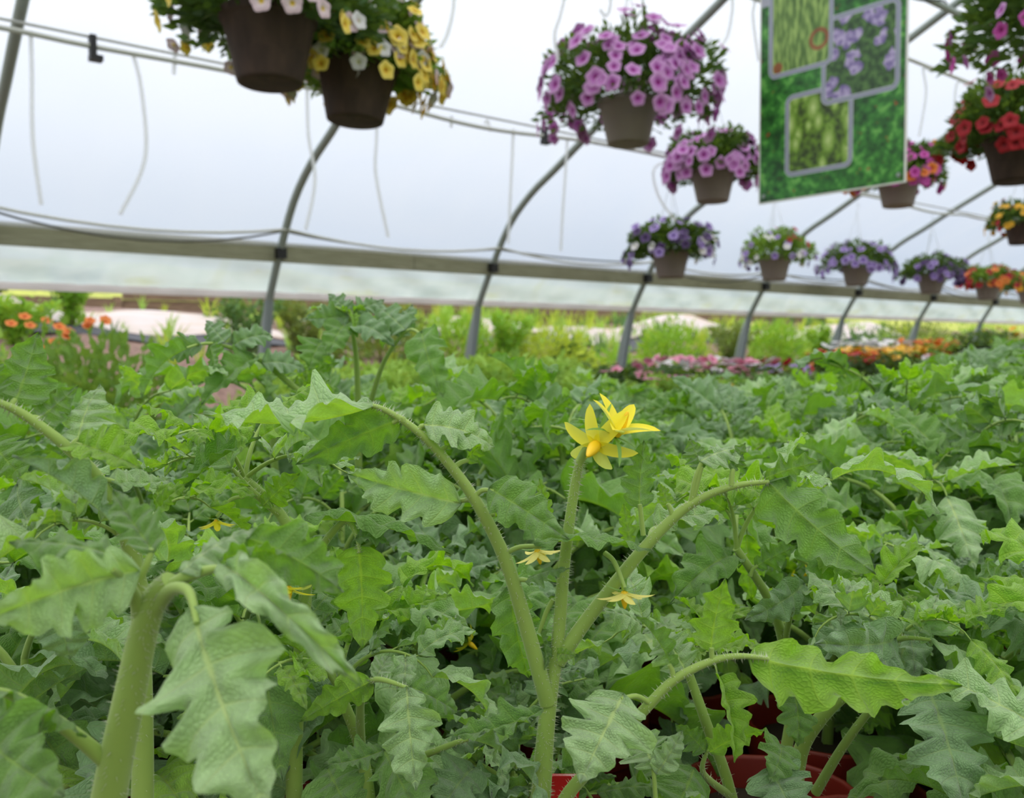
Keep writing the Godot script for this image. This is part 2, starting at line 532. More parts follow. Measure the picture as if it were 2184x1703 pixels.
func outside() -> void:
	var mb := MB.new()
	var nx := 90
	var zs := [-4.95, -5.1, -5.3, -5.6, -5.9, -6.1, -6.5, -6.9, -7.2, -7.7, -8.3, -8.9, -9.4]
	for z in zs:
		for i in nx + 1:
			var x := -9.0 + 34.0 * i / nx
			mb.add(Vector3(x, bank_y(x, z), z), Vector3.UP)
	for j in zs.size() - 1:
		for i in nx:
			var a: int = j * (nx + 1) + i
			mb.quad(a, a + nx + 1, a + nx + 2, a + 1)
	mb.smooth()
	struct("ground", mb.mesh(), M.mulch, Vector3.ZERO, "brown mulched bank rising outside the side wall")
	mb = MB.new()
	zs = [-9.3, -11.0, -14.0, -20.0, -40.0]
	for z in zs:
		for i in nx + 1:
			var x := -30.0 + 90.0 * i / nx
			mb.add(Vector3(x, bank_y(x, maxf(z, -20.0)), z), Vector3.UP)
	for j in zs.size() - 1:
		for i in nx:
			var a: int = j * (nx + 1) + i
			mb.quad(a, a + nx + 1, a + nx + 2, a + 1)
	mb.smooth()
	struct("ground_field", mb.mesh(), M.field, Vector3.ZERO, "yellow-green weedy field behind the timber edging")
	mb = MB.new()
	mb.box(Vector3(5, -.16, 25), Vector3(80, .1, 41))
	struct("ground_yard", mb.mesh(), M.field, Vector3.ZERO, "open weedy yard on the near side of the greenhouse")
	# dark landscape fabric, white row cover, timber edging
	mb = MB.new()
	for i in 61:
		for j in 3:
			var x := -2.0 + i * .25
			var z := -6.95 - .22 * j
			mb.add(Vector3(x, bank_y(x, z) + .012 + .01 * sin(x * 7 + j), z), Vector3.UP)
	for i in 60:
		for j in 2:
			var a := i * 3 + j
			mb.quad(a, a + 1, a + 4, a + 3)
	mb.smooth()
	solo("landscape_fabric", mb.mesh(), M.fabric, Vector3.ZERO, "dark grey landscape fabric strip below the white row cover", "fabric")
	for seg in [[-2.5, 3.35, 0.0], [4.4, 15.0, 2.0]]:
		mb = MB.new()
		var n := 120
		for i in n + 1:
			var x: float = lerpf(seg[0], seg[1], float(i) / n)
			for j in 13:
				var t := j / 12.0
				var z := -7.28 - 1.0 * t
				var hump := pow(maxf(0.0, sin(x * 1.35 + .4 + seg[2])), 2.0) * .13 + .05
				var y := bank_y(x, z) + .02 + sin(PI * t) * (hump + .02 * sin(x * 6.0 + t * 4.0) + .012 * sin(t * 26.0 + x * 1.5))
				mb.add(Vector3(x, y, z), Vector3.UP)
		for i in n:
			for j in 12:
				var a := i * 13 + j
				mb.quad(a, a + 1, a + 14, a + 13)
		mb.smooth()
		solo("row_cover", mb.mesh(), M.sheet, Vector3.ZERO, "rumpled white plastic row cover lying on the bank %s" % ("at the left" if seg[2] == 0.0 else "in the middle and right"), "row cover")
	for k in 7:
		var t := thing("timber_edging", "weathered brown timber edging beyond the row cover, %s board from the left" % ["first", "second", "third", "fourth", "fifth", "sixth", "seventh"][k], "board", Vector3(-1.2 + 2.42 * k, bank_y(-1.2 + 2.42 * k, -9.2), -9.2), "timber edging boards")
		for r in 2:
			mb = MB.new()
			mb.box(Vector3(0, .05 + .105 * r, .02 * r), Vector3(2.4, .1, .05), Basis(Vector3.BACK, .004 * (k % 3 - 1)))
			part(t, "plank", mb.mesh(), M.timber)
		mb = MB.new()
		mb.box(Vector3(1.16, .04, .05), Vector3(.07, .36, .05))
		part(t, "stake", mb.mesh(), M.timber)
	# shrubs on the bank: px, py of the foot, depth, width m, height m, kind, words
	var list := [
		[150, 700, 6.6, .30, .52, 1, "shrub", "bright green feathery weed shrub in front of the white row cover"],
		[520, 745, 6.4, .36, .62, 1, "shrub_dark", "dark upright shrub beside the first full arch"],
		[640, 735, 6.9, .40, .55, 1, "shrub_olive", "olive leafy bush right behind the first full arch"],
		[815, 730, 7.2, .40, .5, 0, "shrub_olive", "olive green mound between the first and second arch"],
		[965, 715, 7.6, .38, .42, 0, "shrub", "light green bush left of the second full arch"],
		[1080, 730, 7.3, .28, .50, 1, "shrub", "slender light green bush just right of the second full arch"],
		[1212, 745, 7.0, .16, .24, 0, "shrub_dark", "round dark green clump between second and third arch"],
		[1160, 770, 6.4, .42, .26, 0, "yellow_green", "yellow-green low mound between second and third arch"],
		[1300, 770, 6.8, .38, .24, 0, "shrub", "low green weed patch left of the third full arch"],
		[1425, 738, 7.6, .30, .44, 0, "shrub", "bright yellow-green rounded bush right of the third full arch"],
		[1560, 735, 8.6, .30, .45, 1, "shrub_olive", "thin olive weeds behind the pink flower flats"],
		[1655, 715, 9.0, .30, .40, 0, "shrub", "small bright bush behind the fourth arch"],
		[1750, 745, 9.2, .16, .5, 1, "shrub", "single tall weed right of the fourth arch"],
		[1850, 715, 9.8, .55, .45, 0, "shrub_dark", "dark green bush above the white flowers"],
		[1960, 715, 10.2, .5, .42, 0, "shrub_olive", "olive bush behind the orange marigolds"],
		[2080, 735, 10.0, .5, .5, 0, "shrub", "bright green bush near the right edge"],
		[2190, 745, 10.0, .6, .5, 0, "yellow_green", "yellow-green bush cut by the right edge"],
		[30, 735, 6.0, .35, .3, 1, "shrub", "loose green weeds at the left edge of the bank"],
		[-40, 700, 6.8, .3, .4, 1, "shrub_olive", "olive weeds just at the left frame edge"],
	]
	for s in list:
		var far: float = maxf(s[2], 6.0 / (.784 - .62 * (s[0] - 1092.0) / FOC))
		s[3] *= far / s[2]; s[4] *= far / s[2]
		var p := at(s[0], s[1], far)
		p.y = minf(p.y, bank_y(p.x, p.z) + .02) if p.z < -5.0 else p.y
		var t := thing("shrub", s[7], "shrub", p, "shrubs and weeds on the bank")
		var top: float = s[4]
		part(t, "foliage", foliage(1500 if s[5] == 0 else 1100, s[3], top, .055, .42, 100 + s[0], s[5]).mesh(), M[s[6]]).set_meta("kind", "stuff")
		mb = MB.new()
		for k in 5:
			var a := k * 1.3
			mb.tube([Vector3(0, -.12, 0), Vector3(cos(a) * .05, top * .3, sin(a) * .05), Vector3(cos(a) * s[3] * .4, top * .7, sin(a) * s[3] * .4)], [.006, .005, .002], 5)
		part(t, "stems", mb.mesh(), M.twig)
	# weeds on the bank
	var blade := MB.new()
	for k in 9:
		var a := k * 2.4
		var ln := .10 + .09 * fmod(k * .618, 1.0)
		var o := Vector3(cos(a), 0, sin(a))
		var s := Vector3(-o.z, 0, o.x) * .008
		var b0 := blade.add(o * .01 - s, Vector3.UP); var b1 := blade.add(o * .01 + s, Vector3.UP)
		var b2 := blade.add(o * .04 + Vector3.UP * ln * .7 + s * .8, o); var b3 := blade.add(o * .04 + Vector3.UP * ln * .7 - s * .8, o)
		var b4 := blade.add(o * .09 + Vector3.UP * ln, o)
		blade.quad(b0, b1, b2, b3); blade.tri(b3, b2, b4)
	var bm := blade.mesh()
	var r := RandomNumberGenerator.new()
	r.seed = 8
	for kind in [["herb", 620, .9], ["yellow_green", 240, 1.1], ["shrub_dark", 220, 1.0]]:
		var mm := MultiMesh.new()
		mm.transform_format = MultiMesh.TRANSFORM_3D
		mm.mesh = bm
		mm.instance_count = kind[1]
		for i in kind[1]:
			var x := r.randf_range(1.5, 16.0)
			var z := -5.2 - pow(r.randf(), 1.3) * 4.0
			if x < 3.4 + sin(z * 3.0) * .3 and r.randf() < .85: x += r.randf_range(2.5, 8.0)
			mm.set_instance_transform(i, Transform3D(Basis(Vector3.UP, r.randf() * TAU).scaled(Vector3.ONE * kind[2] * r.randf_range(.6, 1.7)), Vector3(x, bank_y(x, z) - .01, z)))
		var o := MultiMeshInstance3D.new()
		o.name = numbered("weeds")
		o.multimesh = mm
		o.material_override = M[kind[0]]
		add_child(o)
		meta(o, {"herb": "light green grassy weeds scattered over the bank", "yellow_green": "yellowish weeds scattered over the bank", "shrub_dark": "dark green weeds scattered over the bank"}[kind[0]], "weeds", "", "stuff")

# ------------------------------------------------------------------ benches and trays
func benches() -> void:
	for b in [["near", -1.28, .55, -.9, 4.4, BENCH_Y], ["middle", -3.02, -1.72, .2, 8.0, .74], ["far", -4.35, -3.5, .4, 11.0, .80]]:
		var t := thing("plant_bench", "wooden slatted plant bench, the %s one of three, hidden under plants" % b[0], "bench", Vector3((b[3] + b[4]) / 2, 0, (b[1] + b[2]) / 2))
		var L: float = b[4] - b[3]
		var W: float = b[2] - b[1]
		var n := int(W / .1)
		var mb := MB.new()
		mb.box(Vector3.ZERO, Vector3(L, .02, W / n - .012))
		var slat := mb.mesh()
		for i in n: part(t, "slat", slat, M.bench, Transform3D(Basis(), Vector3(0, b[5] - .01, -W / 2 + (i + .5) * W / n)))
		for i in int(L / 1.2) + 1:
			mb = MB.new()
			var x := -L / 2 + .1 + i * (L - .2) / int(L / 1.2)
			mb.box(Vector3(x, b[5] - .06, 0), Vector3(.05, .08, W - .04))
			part(t, "cross_beam", mb.mesh(), M.bench)
			for s in [-1, 1]:
				mb = MB.new()
				mb.box(Vector3(x, (b[5] - .1) / 2, s * (W / 2 - .1)), Vector3(.07, b[5] - .1, .07))
				part(t, "leg", mb.mesh(), M.bench)

func pot_kit() -> void:
	if M.has("pot_mesh"): return
	var mb := MB.new()
	mb.lathe([Vector2(.001, .001), Vector2(.036, .001), Vector2(.038, .004), Vector2(.049, .085), Vector2(.052, .086), Vector2(.0535, .088), Vector2(.0545, .107), Vector2(.0535, .109), Vector2(.052, .109), Vector2(.0505, .107), Vector2(.049, .09), Vector2(.047, .085)], 20)
	M.pot_mesh = mb.mesh()
	mb = MB.new()
	var r := RandomNumberGenerator.new(); r.seed = 4
	var c := mb.add(Vector3(0, .094, 0), Vector3.UP)
	for ring in 3:
		for k in 13:
			var a := TAU * k / 12
			mb.add(Vector3(cos(a) * .049 * (ring + 1) / 3.0, .092 + (r.randf() * .006 if ring < 2 else -.002), sin(a) * .049 * (ring + 1) / 3.0), Vector3.UP)
	for k in 12: mb.tri(c, c + 1 + k, c + 2 + k)
	for ring in 2:
		for k in 12: mb.quad(c + 1 + ring * 13 + k, c + 1 + (ring + 1) * 13 + k, c + 2 + (ring + 1) * 13 + k, c + 2 + ring * 13 + k)
	mb.smooth()
	M.soil_mesh = mb.mesh()

func add_pot(t: Node3D) -> void:
	pot_kit()
	var xf := Transform3D(Basis(), Vector3.ZERO)
	part(t, "pot", M.pot_mesh, M.red_pot, xf)
	part(t, "soil", M.soil_mesh, M.soil, xf)

# ------------------------------------------------------------------ leaves
func leaflet(o: Dictionary) -> MB:
	var nv: int = o.get("nv", 42)
	var nu: int = o.get("nu", 9)
	var r := RandomNumberGenerator.new()
	r.seed = o.seed
	var ph := r.randf() * TAU
	var ph2 := r.randf() * TAU
	var wr: float = o.get("w", .62)
	var deep: float = o.get("deep", .36)
	var curl: float = o.get("curl", .9)
	var fold: float = o.get("fold", .25)
	var ruf: float = o.get("ruf", .05)
	var quilt: float = o.get("quilt", .06)
	var edge: float = o.get("edge", .06)
	var bend: float = o.get("bend", 0.0)
	var asym := []
	var cut := []
	for i in 14:
		asym.append(r.randf_range(.78, 1.15))
		cut.append(r.randf_range(.6, 1.25))
	var mb := MB.new()
	for j in nv + 1:
		var v := float(j) / nv
		var env := pow(v, .45) * pow(1.0 - v, .92) * 1.9
		var ang := lerpf(1.38, .74, v)
		for i in range(-nu, nu + 1):
			var s := float(i) / nu
			var sa := absf(s)
			var k := v * 5.0
			var li := int(clampf(floor(k), 0, 6)) + (7 if s < 0 else 0)
			var l := .5 - .5 * cos(TAU * k)
			var sec := .5 - .5 * cos(TAU * k * 3.0)
			var ci := int(clampf(round(k), 0, 6)) + (7 if s < 0 else 0)
			var dp: float = deep * [.2, 1.0, 1.15, .8, .42, .2, .0][ci % 7] * cut[ci]
			var wv: float = env * (1.0 - dp * pow(1.0 - l, 3.6)) * (1.0 - .03 * sec) * asym[li]
			var nb := li
			# soften the step between neighbouring lobes
			var fr: float = k - floor(k)
			if fr < .18 and nb % 7 > 0: wv = lerpf(env * (1.0 - dp * pow(1.0 - l, 3.6)) * (asym[nb - 1] + asym[nb]) * .5, wv, fr / .18)
			if fr > .82 and nb % 7 < 6: wv = lerpf(wv, env * (1.0 - dp * pow(1.0 - l, 3.6)) * (asym[nb + 1] + asym[nb]) * .5, (fr - .82) / .18)
			var reach: float = wv * .5 * sa
			var x: float = signf(s) * reach * sin(ang) / .95
			var y := v + reach * cos(ang) * wr * (1.0 - v * .75)
			var z := fold * absf(x) * wr
			z += quilt * (1.0 - l) * sin(PI * clampf(sa * 1.05, 0, 1)) * (.5 + env * .5)
			z += ruf * sin(k * TAU * .5 + ph + (2.1 if s < 0 else 0.0)) * sa * sa * env
			z += ruf * .5 * sin(k * TAU * 1.5 + ph2 + s) * sa * sa * sa * env
			z -= edge * pow(sa, 4.0) * env
			z += bend * x * (v - .3)
			var th := curl * y
			var pos: Vector3
			if absf(curl) > .01:
				pos = Vector3(x * wr, sin(th) / curl + z * sin(th), -(1.0 - cos(th)) / curl + z * cos(th))
			else: pos = Vector3(x * wr, y, z)
			mb.add(pos, Vector3.BACK, Vector2(.5 + .5 * s, v))
	var wdt := 2 * nu + 1
	for j in nv:
		for i in 2 * nu:
			var a := j * wdt + i
			mb.quad(a, a + wdt, a + wdt + 1, a + 1)
	# base at the origin, tip at (0,1,0), width 1
	var tip: Vector3 = mb.v[nv * wdt + nu]
	var mx := 0.0
	for p in mb.v: mx = maxf(mx, absf(p.x))
	var q := Basis(Vector3.RIGHT, -atan2(tip.z, tip.y))
	for i in mb.v.size():
		var p := q * mb.v[i] / tip.length()
		p.x = mb.v[i].x / (2.0 * mx)
		mb.v[i] = p
	mb.smooth()
	return mb

func leaf_kit() -> void:
	var specs := [
		{"seed": 1, "curl": .6, "fold": .7, "ruf": .10}, {"seed": 2, "curl": 1.3, "fold": .45, "ruf": .13}, {"seed": 3, "curl": 2.0, "fold": .55, "ruf": .13},
		{"seed": 4, "curl": .7, "fold": 1.1, "ruf": .08, "deep": .4}, {"seed": 5, "curl": -.8, "fold": .8, "ruf": .13}, {"seed": 6, "curl": .8, "fold": -.45, "ruf": .14, "deep": .42},
		{"seed": 7, "curl": 2.1, "fold": .6, "ruf": .09}, {"seed": 8, "curl": .5, "fold": .35, "ruf": .15, "deep": .46, "bend": .4}, {"seed": 9, "curl": 1.2, "fold": 1.5, "ruf": .07, "deep": .34},
		{"seed": 10, "curl": .7, "fold": .4, "ruf": .07, "deep": .26, "edge": .1},
	]
	for s in specs:
		leaf_hi.append(leaflet(s).mesh())
		var lo: Dictionary = s.duplicate()
		lo.nv = 18; lo.nu = 4
		leaf_lo.append(leaflet(lo))
	for i in 14: compound.append(make_compound(500 + i))

func make_compound(seed_: int) -> Dictionary:
	# one tomato leaf growing from the origin along +x, about 1 unit long
	var r := RandomNumberGenerator.new()
	r.seed = seed_
	var pts := []
	var el := deg_to_rad(r.randf_range(35, 62))
	var fall := deg_to_rad(r.randf_range(75, 135))
	var p := Vector3.ZERO
	var sway := r.randf_range(-.5, .5)
	var steps := 14
	for i in steps + 1:
		pts.append(p)
		var t := float(i) / steps
		var e := el - fall * pow(t, 1.35)
		var az := sway * t
		p += Vector3(cos(e) * cos(az), sin(e), cos(e) * sin(az)) * (.72 / steps)
	var mb := MB.new()
	mb.tube(pts, taper(pts.size(), .017, .007), 6, false)
	var whole := MB.new()
	whole.append(mb, Transform3D())
	for i in whole.uv.size(): whole.uv[i] = Vector2(.5, .2)
	var lf := []
	var spots := [[.38, 1, .30], [.40, -1, .28], [.52, 1, .12], [.62, 1, .40], [.65, -1, .38], [.74, -1, .13], [.82, 1, .34], [.85, -1, .36], [1.0, 0, .50]]
	for s in spots:
		if r.randf() < .08 and s[1] != 0: continue
		var i := int(round(s[0] * steps))
		var b: Vector3 = pts[i]
		var tg: Vector3 = (pts[min(i + 1, steps)] - pts[max(i - 1, 0)]).normalized()
		var sd: Vector3 = tg.cross(Vector3.UP).normalized() * s[1]
		var up := tg.cross(Vector3.UP).normalized().cross(tg)
		var d: Vector3 = (tg * r.randf_range(.35, .8) + sd * 1.0 + up * r.randf_range(-.5, .6)).normalized() if s[1] != 0 else (tg + up * r.randf_range(-.4, .3)).normalized()
		var n := (up + Vector3(r.randf_range(-.6, .6), r.randf_range(0, .4), r.randf_range(-.6, .6))).normalized()
		n = (n - d * n.dot(d)).normalized()
		var L: float = s[2] * r.randf_range(.95, 1.28)
		var wd := L * r.randf_range(.44, .58)
		var base: Vector3 = b + d * L * .12
		whole.append(stalk(b, base), Transform3D())
		lf.append([r.randi() % leaf_hi.size(), Transform3D(Basis(d.cross(n).normalized() * wd, d * L, n * L * .85), base)])
	for l in lf: whole.append(leaf_lo[l[0]], l[1])
	var ra := MB.new()
	ra.append(mb, Transform3D())
	for l in lf:
		ra.append(stalk(l[1].origin - l[1].basis.y * .14, l[1].origin), Transform3D())
	return {"mesh": whole.mesh(), "rachis": ra.mesh(), "leaflets": lf}

func stalk(a: Vector3, b: Vector3) -> MB:
	var s := MB.new()
	s.tube([a, b], [.0065, .005], 5, false)
	for i in s.uv.size(): s.uv[i] = Vector2(.5, .2)
	return s

func put_leaf(t: Node3D, k: int, xf: Transform3D, m: Material, fine: bool) -> void:
	var c: Dictionary = compound[k]
	if not fine:
		part(t, "leaf", c.mesh, m, xf)
		return
	var ra := part(t, "leaf", c.rachis, M.stem, xf)
	for l in c.leaflets: part(ra, "leaflet", leaf_hi[l[0]], m, l[1])

func tomato(pos: Vector3, top: float, seed_: int, fine: bool, label: String, group: String, o := {}) -> Node3D:
	# pos: where the pot stands; top: height of the growing tip over the pot's foot
	var r := RandomNumberGenerator.new()
	r.seed = seed_
	var t := thing("tomato_plant", label, "plant", pos, group)
	add_pot(t)
	var lean := Vector3(r.randf_range(-.025, .025), 0, r.randf_range(-.025, .025))
	var pts := [Vector3(0, .085, 0), Vector3(lean.x * .2, lerpf(.09, top, .35), lean.z * .3), Vector3(lean.x * .9, lerpf(.09, top, .7), lean.z * .6), Vector3(lean.x, top, lean.z)]
	var path := curve(pts, 4)
	var mb := MB.new()
	mb.tube(path, taper(path.size(), .0042, .0016), 7)
	part(t, "stem", mb.mesh(), M.stem)
	var n: int = o.get("leaves", 8 + r.randi() % 3)
	var az := r.randf() * TAU
	for i in n:
		var f := (i + .6) / n
		az += 2.4 + r.randf_range(-.35, .35)
		var b: Vector3 = path[int(clampf(round((.18 + .82 * f) * (path.size() - 1)), 0, path.size() - 1))]
		var sc: float = lerpf(.17, .112, pow(f, 1.4)) * r.randf_range(.85, 1.15) * o.get("size", 1.0)
		var bs := Basis(Vector3.UP, az) * Basis(Vector3.BACK, lerpf(-.28, .42, f) + r.randf_range(-.15, .15))
		var mm: Material = M.leaf
		var q := r.randf()
		mm = M.leaf if q < .4 else (M.leaf_blue if q < .72 else (M.leaf_pale_lit if q < .86 else M.leaf_young_backlit))
		put_leaf(t, r.randi() % compound.size(), Transform3D(bs.scaled(Vector3.ONE * sc), b), mm, fine)
	if o.get("flower", r.randf() < .16):
		var fp: Vector3 = path[path.size() - 2]
		var a2 := r.randf() * TAU
		var out := Vector3(cos(a2), 0, sin(a2))
		for q in 2:
			var c := fp + out * (.02 + .012 * q) + Vector3.UP * (.004 - .012 * q)
			tomato_flower(t, fp - Vector3.UP * .02, c, (out + Vector3.DOWN * .8).normalized(), .011, -.2, M.petal, fine)
	return t

# ------------------------------------------------------------------ tomato flowers
func blade_mesh(w: float, curl: float) -> MB:
	var mb := MB.new()
	var n := 9
	for j in n + 1:
		var v := float(j) / n
		var hw := w * pow(v + .06, .45) * pow(1.0 - v, .62) * 1.1
		for i in 3:
			var s := i - 1.0
			mb.add(Vector3(s * hw, sin(curl * v) / curl, -(1.0 - cos(curl * v)) / curl + absf(s) * hw * .4), Vector3.BACK, Vector2(i * .5, v))
	for j in n:
		for i in 2:
			var a := j * 3 + i
			mb.quad(a, a + 3, a + 4, a + 1)
	mb.smooth()
	return mb

func tomato_flower(t: Node3D, from: Vector3, c: Vector3, axis: Vector3, size: float, open: float, pm: Material, fine := true, faded := false) -> void:
	# c: where petals meet; axis: the way the flower looks; open: petal angle over the plane across the axis
	if not M.has("petal_mesh"):
		M.petal_mesh = blade_mesh(.30, .5).mesh()
		M.sepal_mesh = blade_mesh(.085, .8).mesh()
		var l := MB.new()
		l.lathe([Vector2(.001, -.05), Vector2(.11, 0), Vector2(.14, .15), Vector2(.115, .34), Vector2(.06, .52), Vector2(.025, .58), Vector2(.001, .59)], 10)
		M.anther_mesh = l.mesh()
	var side := axis.cross(Vector3(.3, .8, .52)).normalized()
	var bi := axis.cross(side)
	var mid := (from + c) / 2 + Vector3.UP * from.distance_to(c) * .22
	var mb := MB.new()
	var pth := curve([from, mid, c - axis * size * .12], 5)
	mb.tube(pth, taper(pth.size(), size * .10, size * .075), 6)
	var f := part(t, "flower", mb.mesh(), M.stem)
	var np := 6
	for k in np:
		var a := TAU * k / np + .3 + .12 * sin(k * 5.0)
		var rd := side * cos(a) + bi * sin(a)
		var op := open + .16 * sin(k * 2.7)
		var d := rd * cos(op) + axis * sin(op)
		var n := (axis * cos(op) - rd * sin(op)).normalized()
		var L := size * (1.0 + .10 * sin(k * 3.3))
		part(f, "petal", M.petal_mesh, pm, Transform3D(Basis(d.cross(n) * L, d * L, n * L), c))
		if fine:
			var a2 := a + PI / np
			var r2 := side * cos(a2) + bi * sin(a2)
			var o2 := open - .45 + .2 * sin(k * 1.9)
			var d2 := r2 * cos(o2) + axis * sin(o2)
			var n2 := (axis * cos(o2) - r2 * sin(o2)).normalized()
			part(f, "sepal", M.sepal_mesh, M.sepal, Transform3D(Basis(d2.cross(n2) * L, d2 * L * .95, n2 * L), c - axis * size * .06))
	part(f, "anther_cone", M.anther_mesh, M.anther, Transform3D(Basis(side * size, axis * size, side.cross(axis) * size), c))

# ------------------------------------------------------------------ the plants in front, leaf by leaf
func hairs(path: Array, radii: Array, per: int, len_: float, seed_: int) -> MB:
	var r := RandomNumberGenerator.new()
	r.seed = seed_
	var mb := MB.new()
	for i in path.size() - 1:
		for k in per:
			var t := r.randf()
			var p: Vector3 = path[i].lerp(path[i + 1], t)
			var d: Vector3 = (path[i + 1] - path[i]).normalized()
			var s := d.cross(Vector3(r.randf() - .5, r.randf() - .5, r.randf() - .5)).normalized()
			var a: Vector3 = p + s * radii[i] * .95
			var e: Vector3 = a + (s + d * r.randf_range(-.3, .3)) * len_ * r.randf_range(.5, 1.2)
			var w := d * .00012
			var w2 := d.cross(s) * .00012
			var i0 := mb.add(a + w, s); var i1 := mb.add(a - w + w2, s); var i2 := mb.add(a - w - w2, s); var i3 := mb.add(e, s)
			mb.tri(i0, i1, i3); mb.tri(i1, i2, i3); mb.tri(i2, i0, i3)
	return mb

func px_path(list: Array, per := 5) -> Array:
	var p := []
	for q in list: p.append(at(q[0], q[1], q[2]))
	return curve(p, per)

func hero_tube(t: Node3D, called: String, list: Array, r0: float, r1: float, m: Material, hair := 0) -> MeshInstance3D:
	# list of [px, py, depth]; r0, r1 radii in metres
	var path := px_path(list)
	var org: Vector3 = path[0]
	for i in path.size(): path[i] -= org
	var rad := taper(path.size(), r0, r1 if called == "stem" else r1 * .55)
	var mb := MB.new()
	mb.tube(path, rad, 12)
	var o := part(t, called, mb.mesh(), m, Transform3D(Basis(), org - t.position))
	if hair > 0:
		part(o, "hairs", hairs(path, rad, hair, .0022, int(org.x * 9999)).mesh(), M.hair).set_meta("kind", "stuff")
	return o

func tuft(t: Node3D, px: float, py: float, z: float, n: int, size: float, seed_: int) -> void:
	var r := RandomNumberGenerator.new()
	r.seed = seed_
	for i in n:
		var bs := Basis(Vector3.UP, r.randf() * .8 + TAU * i / n) * Basis(Vector3.BACK, r.randf_range(-.1, .5))
		put_leaf(t, r.randi() % compound.size(), Transform3D(bs.scaled(Vector3.ONE * size * r.randf_range(.8, 1.2)), at(px, py, z) - t.position), M.leaf_pale_lit if i % 2 else M.leaf_young_backlit, true)

func hero_leaflet(t: Node3D, lf: MeshInstance3D, a: Array, tip: Array, wpx: float, face: String, roll: float, v: int, m: Material, root := []) -> void:
	var b := at(a[0], a[1], a[2])
	var e := at(tip[0], tip[1], tip[2])
	var d := e - b
	var L := d.length()
	d = d.normalized()
	var hint := Vector3.UP
	var back := cam.transform.basis.z
	if face == "c": hint = back + Vector3.UP * .35
	elif face == "a": hint = -back + Vector3.UP * .45
	elif face == "l": hint = -cam.transform.basis.x + Vector3.UP * .3
	elif face == "r": hint = cam.transform.basis.x + Vector3.UP * .3
	var n := (hint - d * hint.dot(d)).normalized()
	n = n.rotated(d, deg_to_rad(roll))
	var wd: float = wpx * (a[2] + tip[2]) / 2 / FOC
	var org := t.position + lf.position
	part(lf, "leaflet", leaf_hi[v], m, Transform3D(Basis(d.cross(n) * wd, d * L, n * L * .8), b - org))
	if root.size():
		var mb := MB.new()
		var q := curve([at(root[0], root[1], root[2]) - org, (at(root[0], root[1], root[2]) + b) / 2 - org + Vector3.UP * .001, b + d * L * .06 - org], 4)
		mb.tube(q, taper(q.size(), .0011, .0009), 7)
		part(lf, "stalk", mb.mesh(), M.stem)

func hero_root(px: float, py: float, z: float, label: String) -> Node3D:
	var p := at(px, py, z)
	p.y = BENCH_Y
	var t := thing("tomato_plant", label, "plant", p, "tomato plants at the front of the bench")
	add_pot(t)
	return t

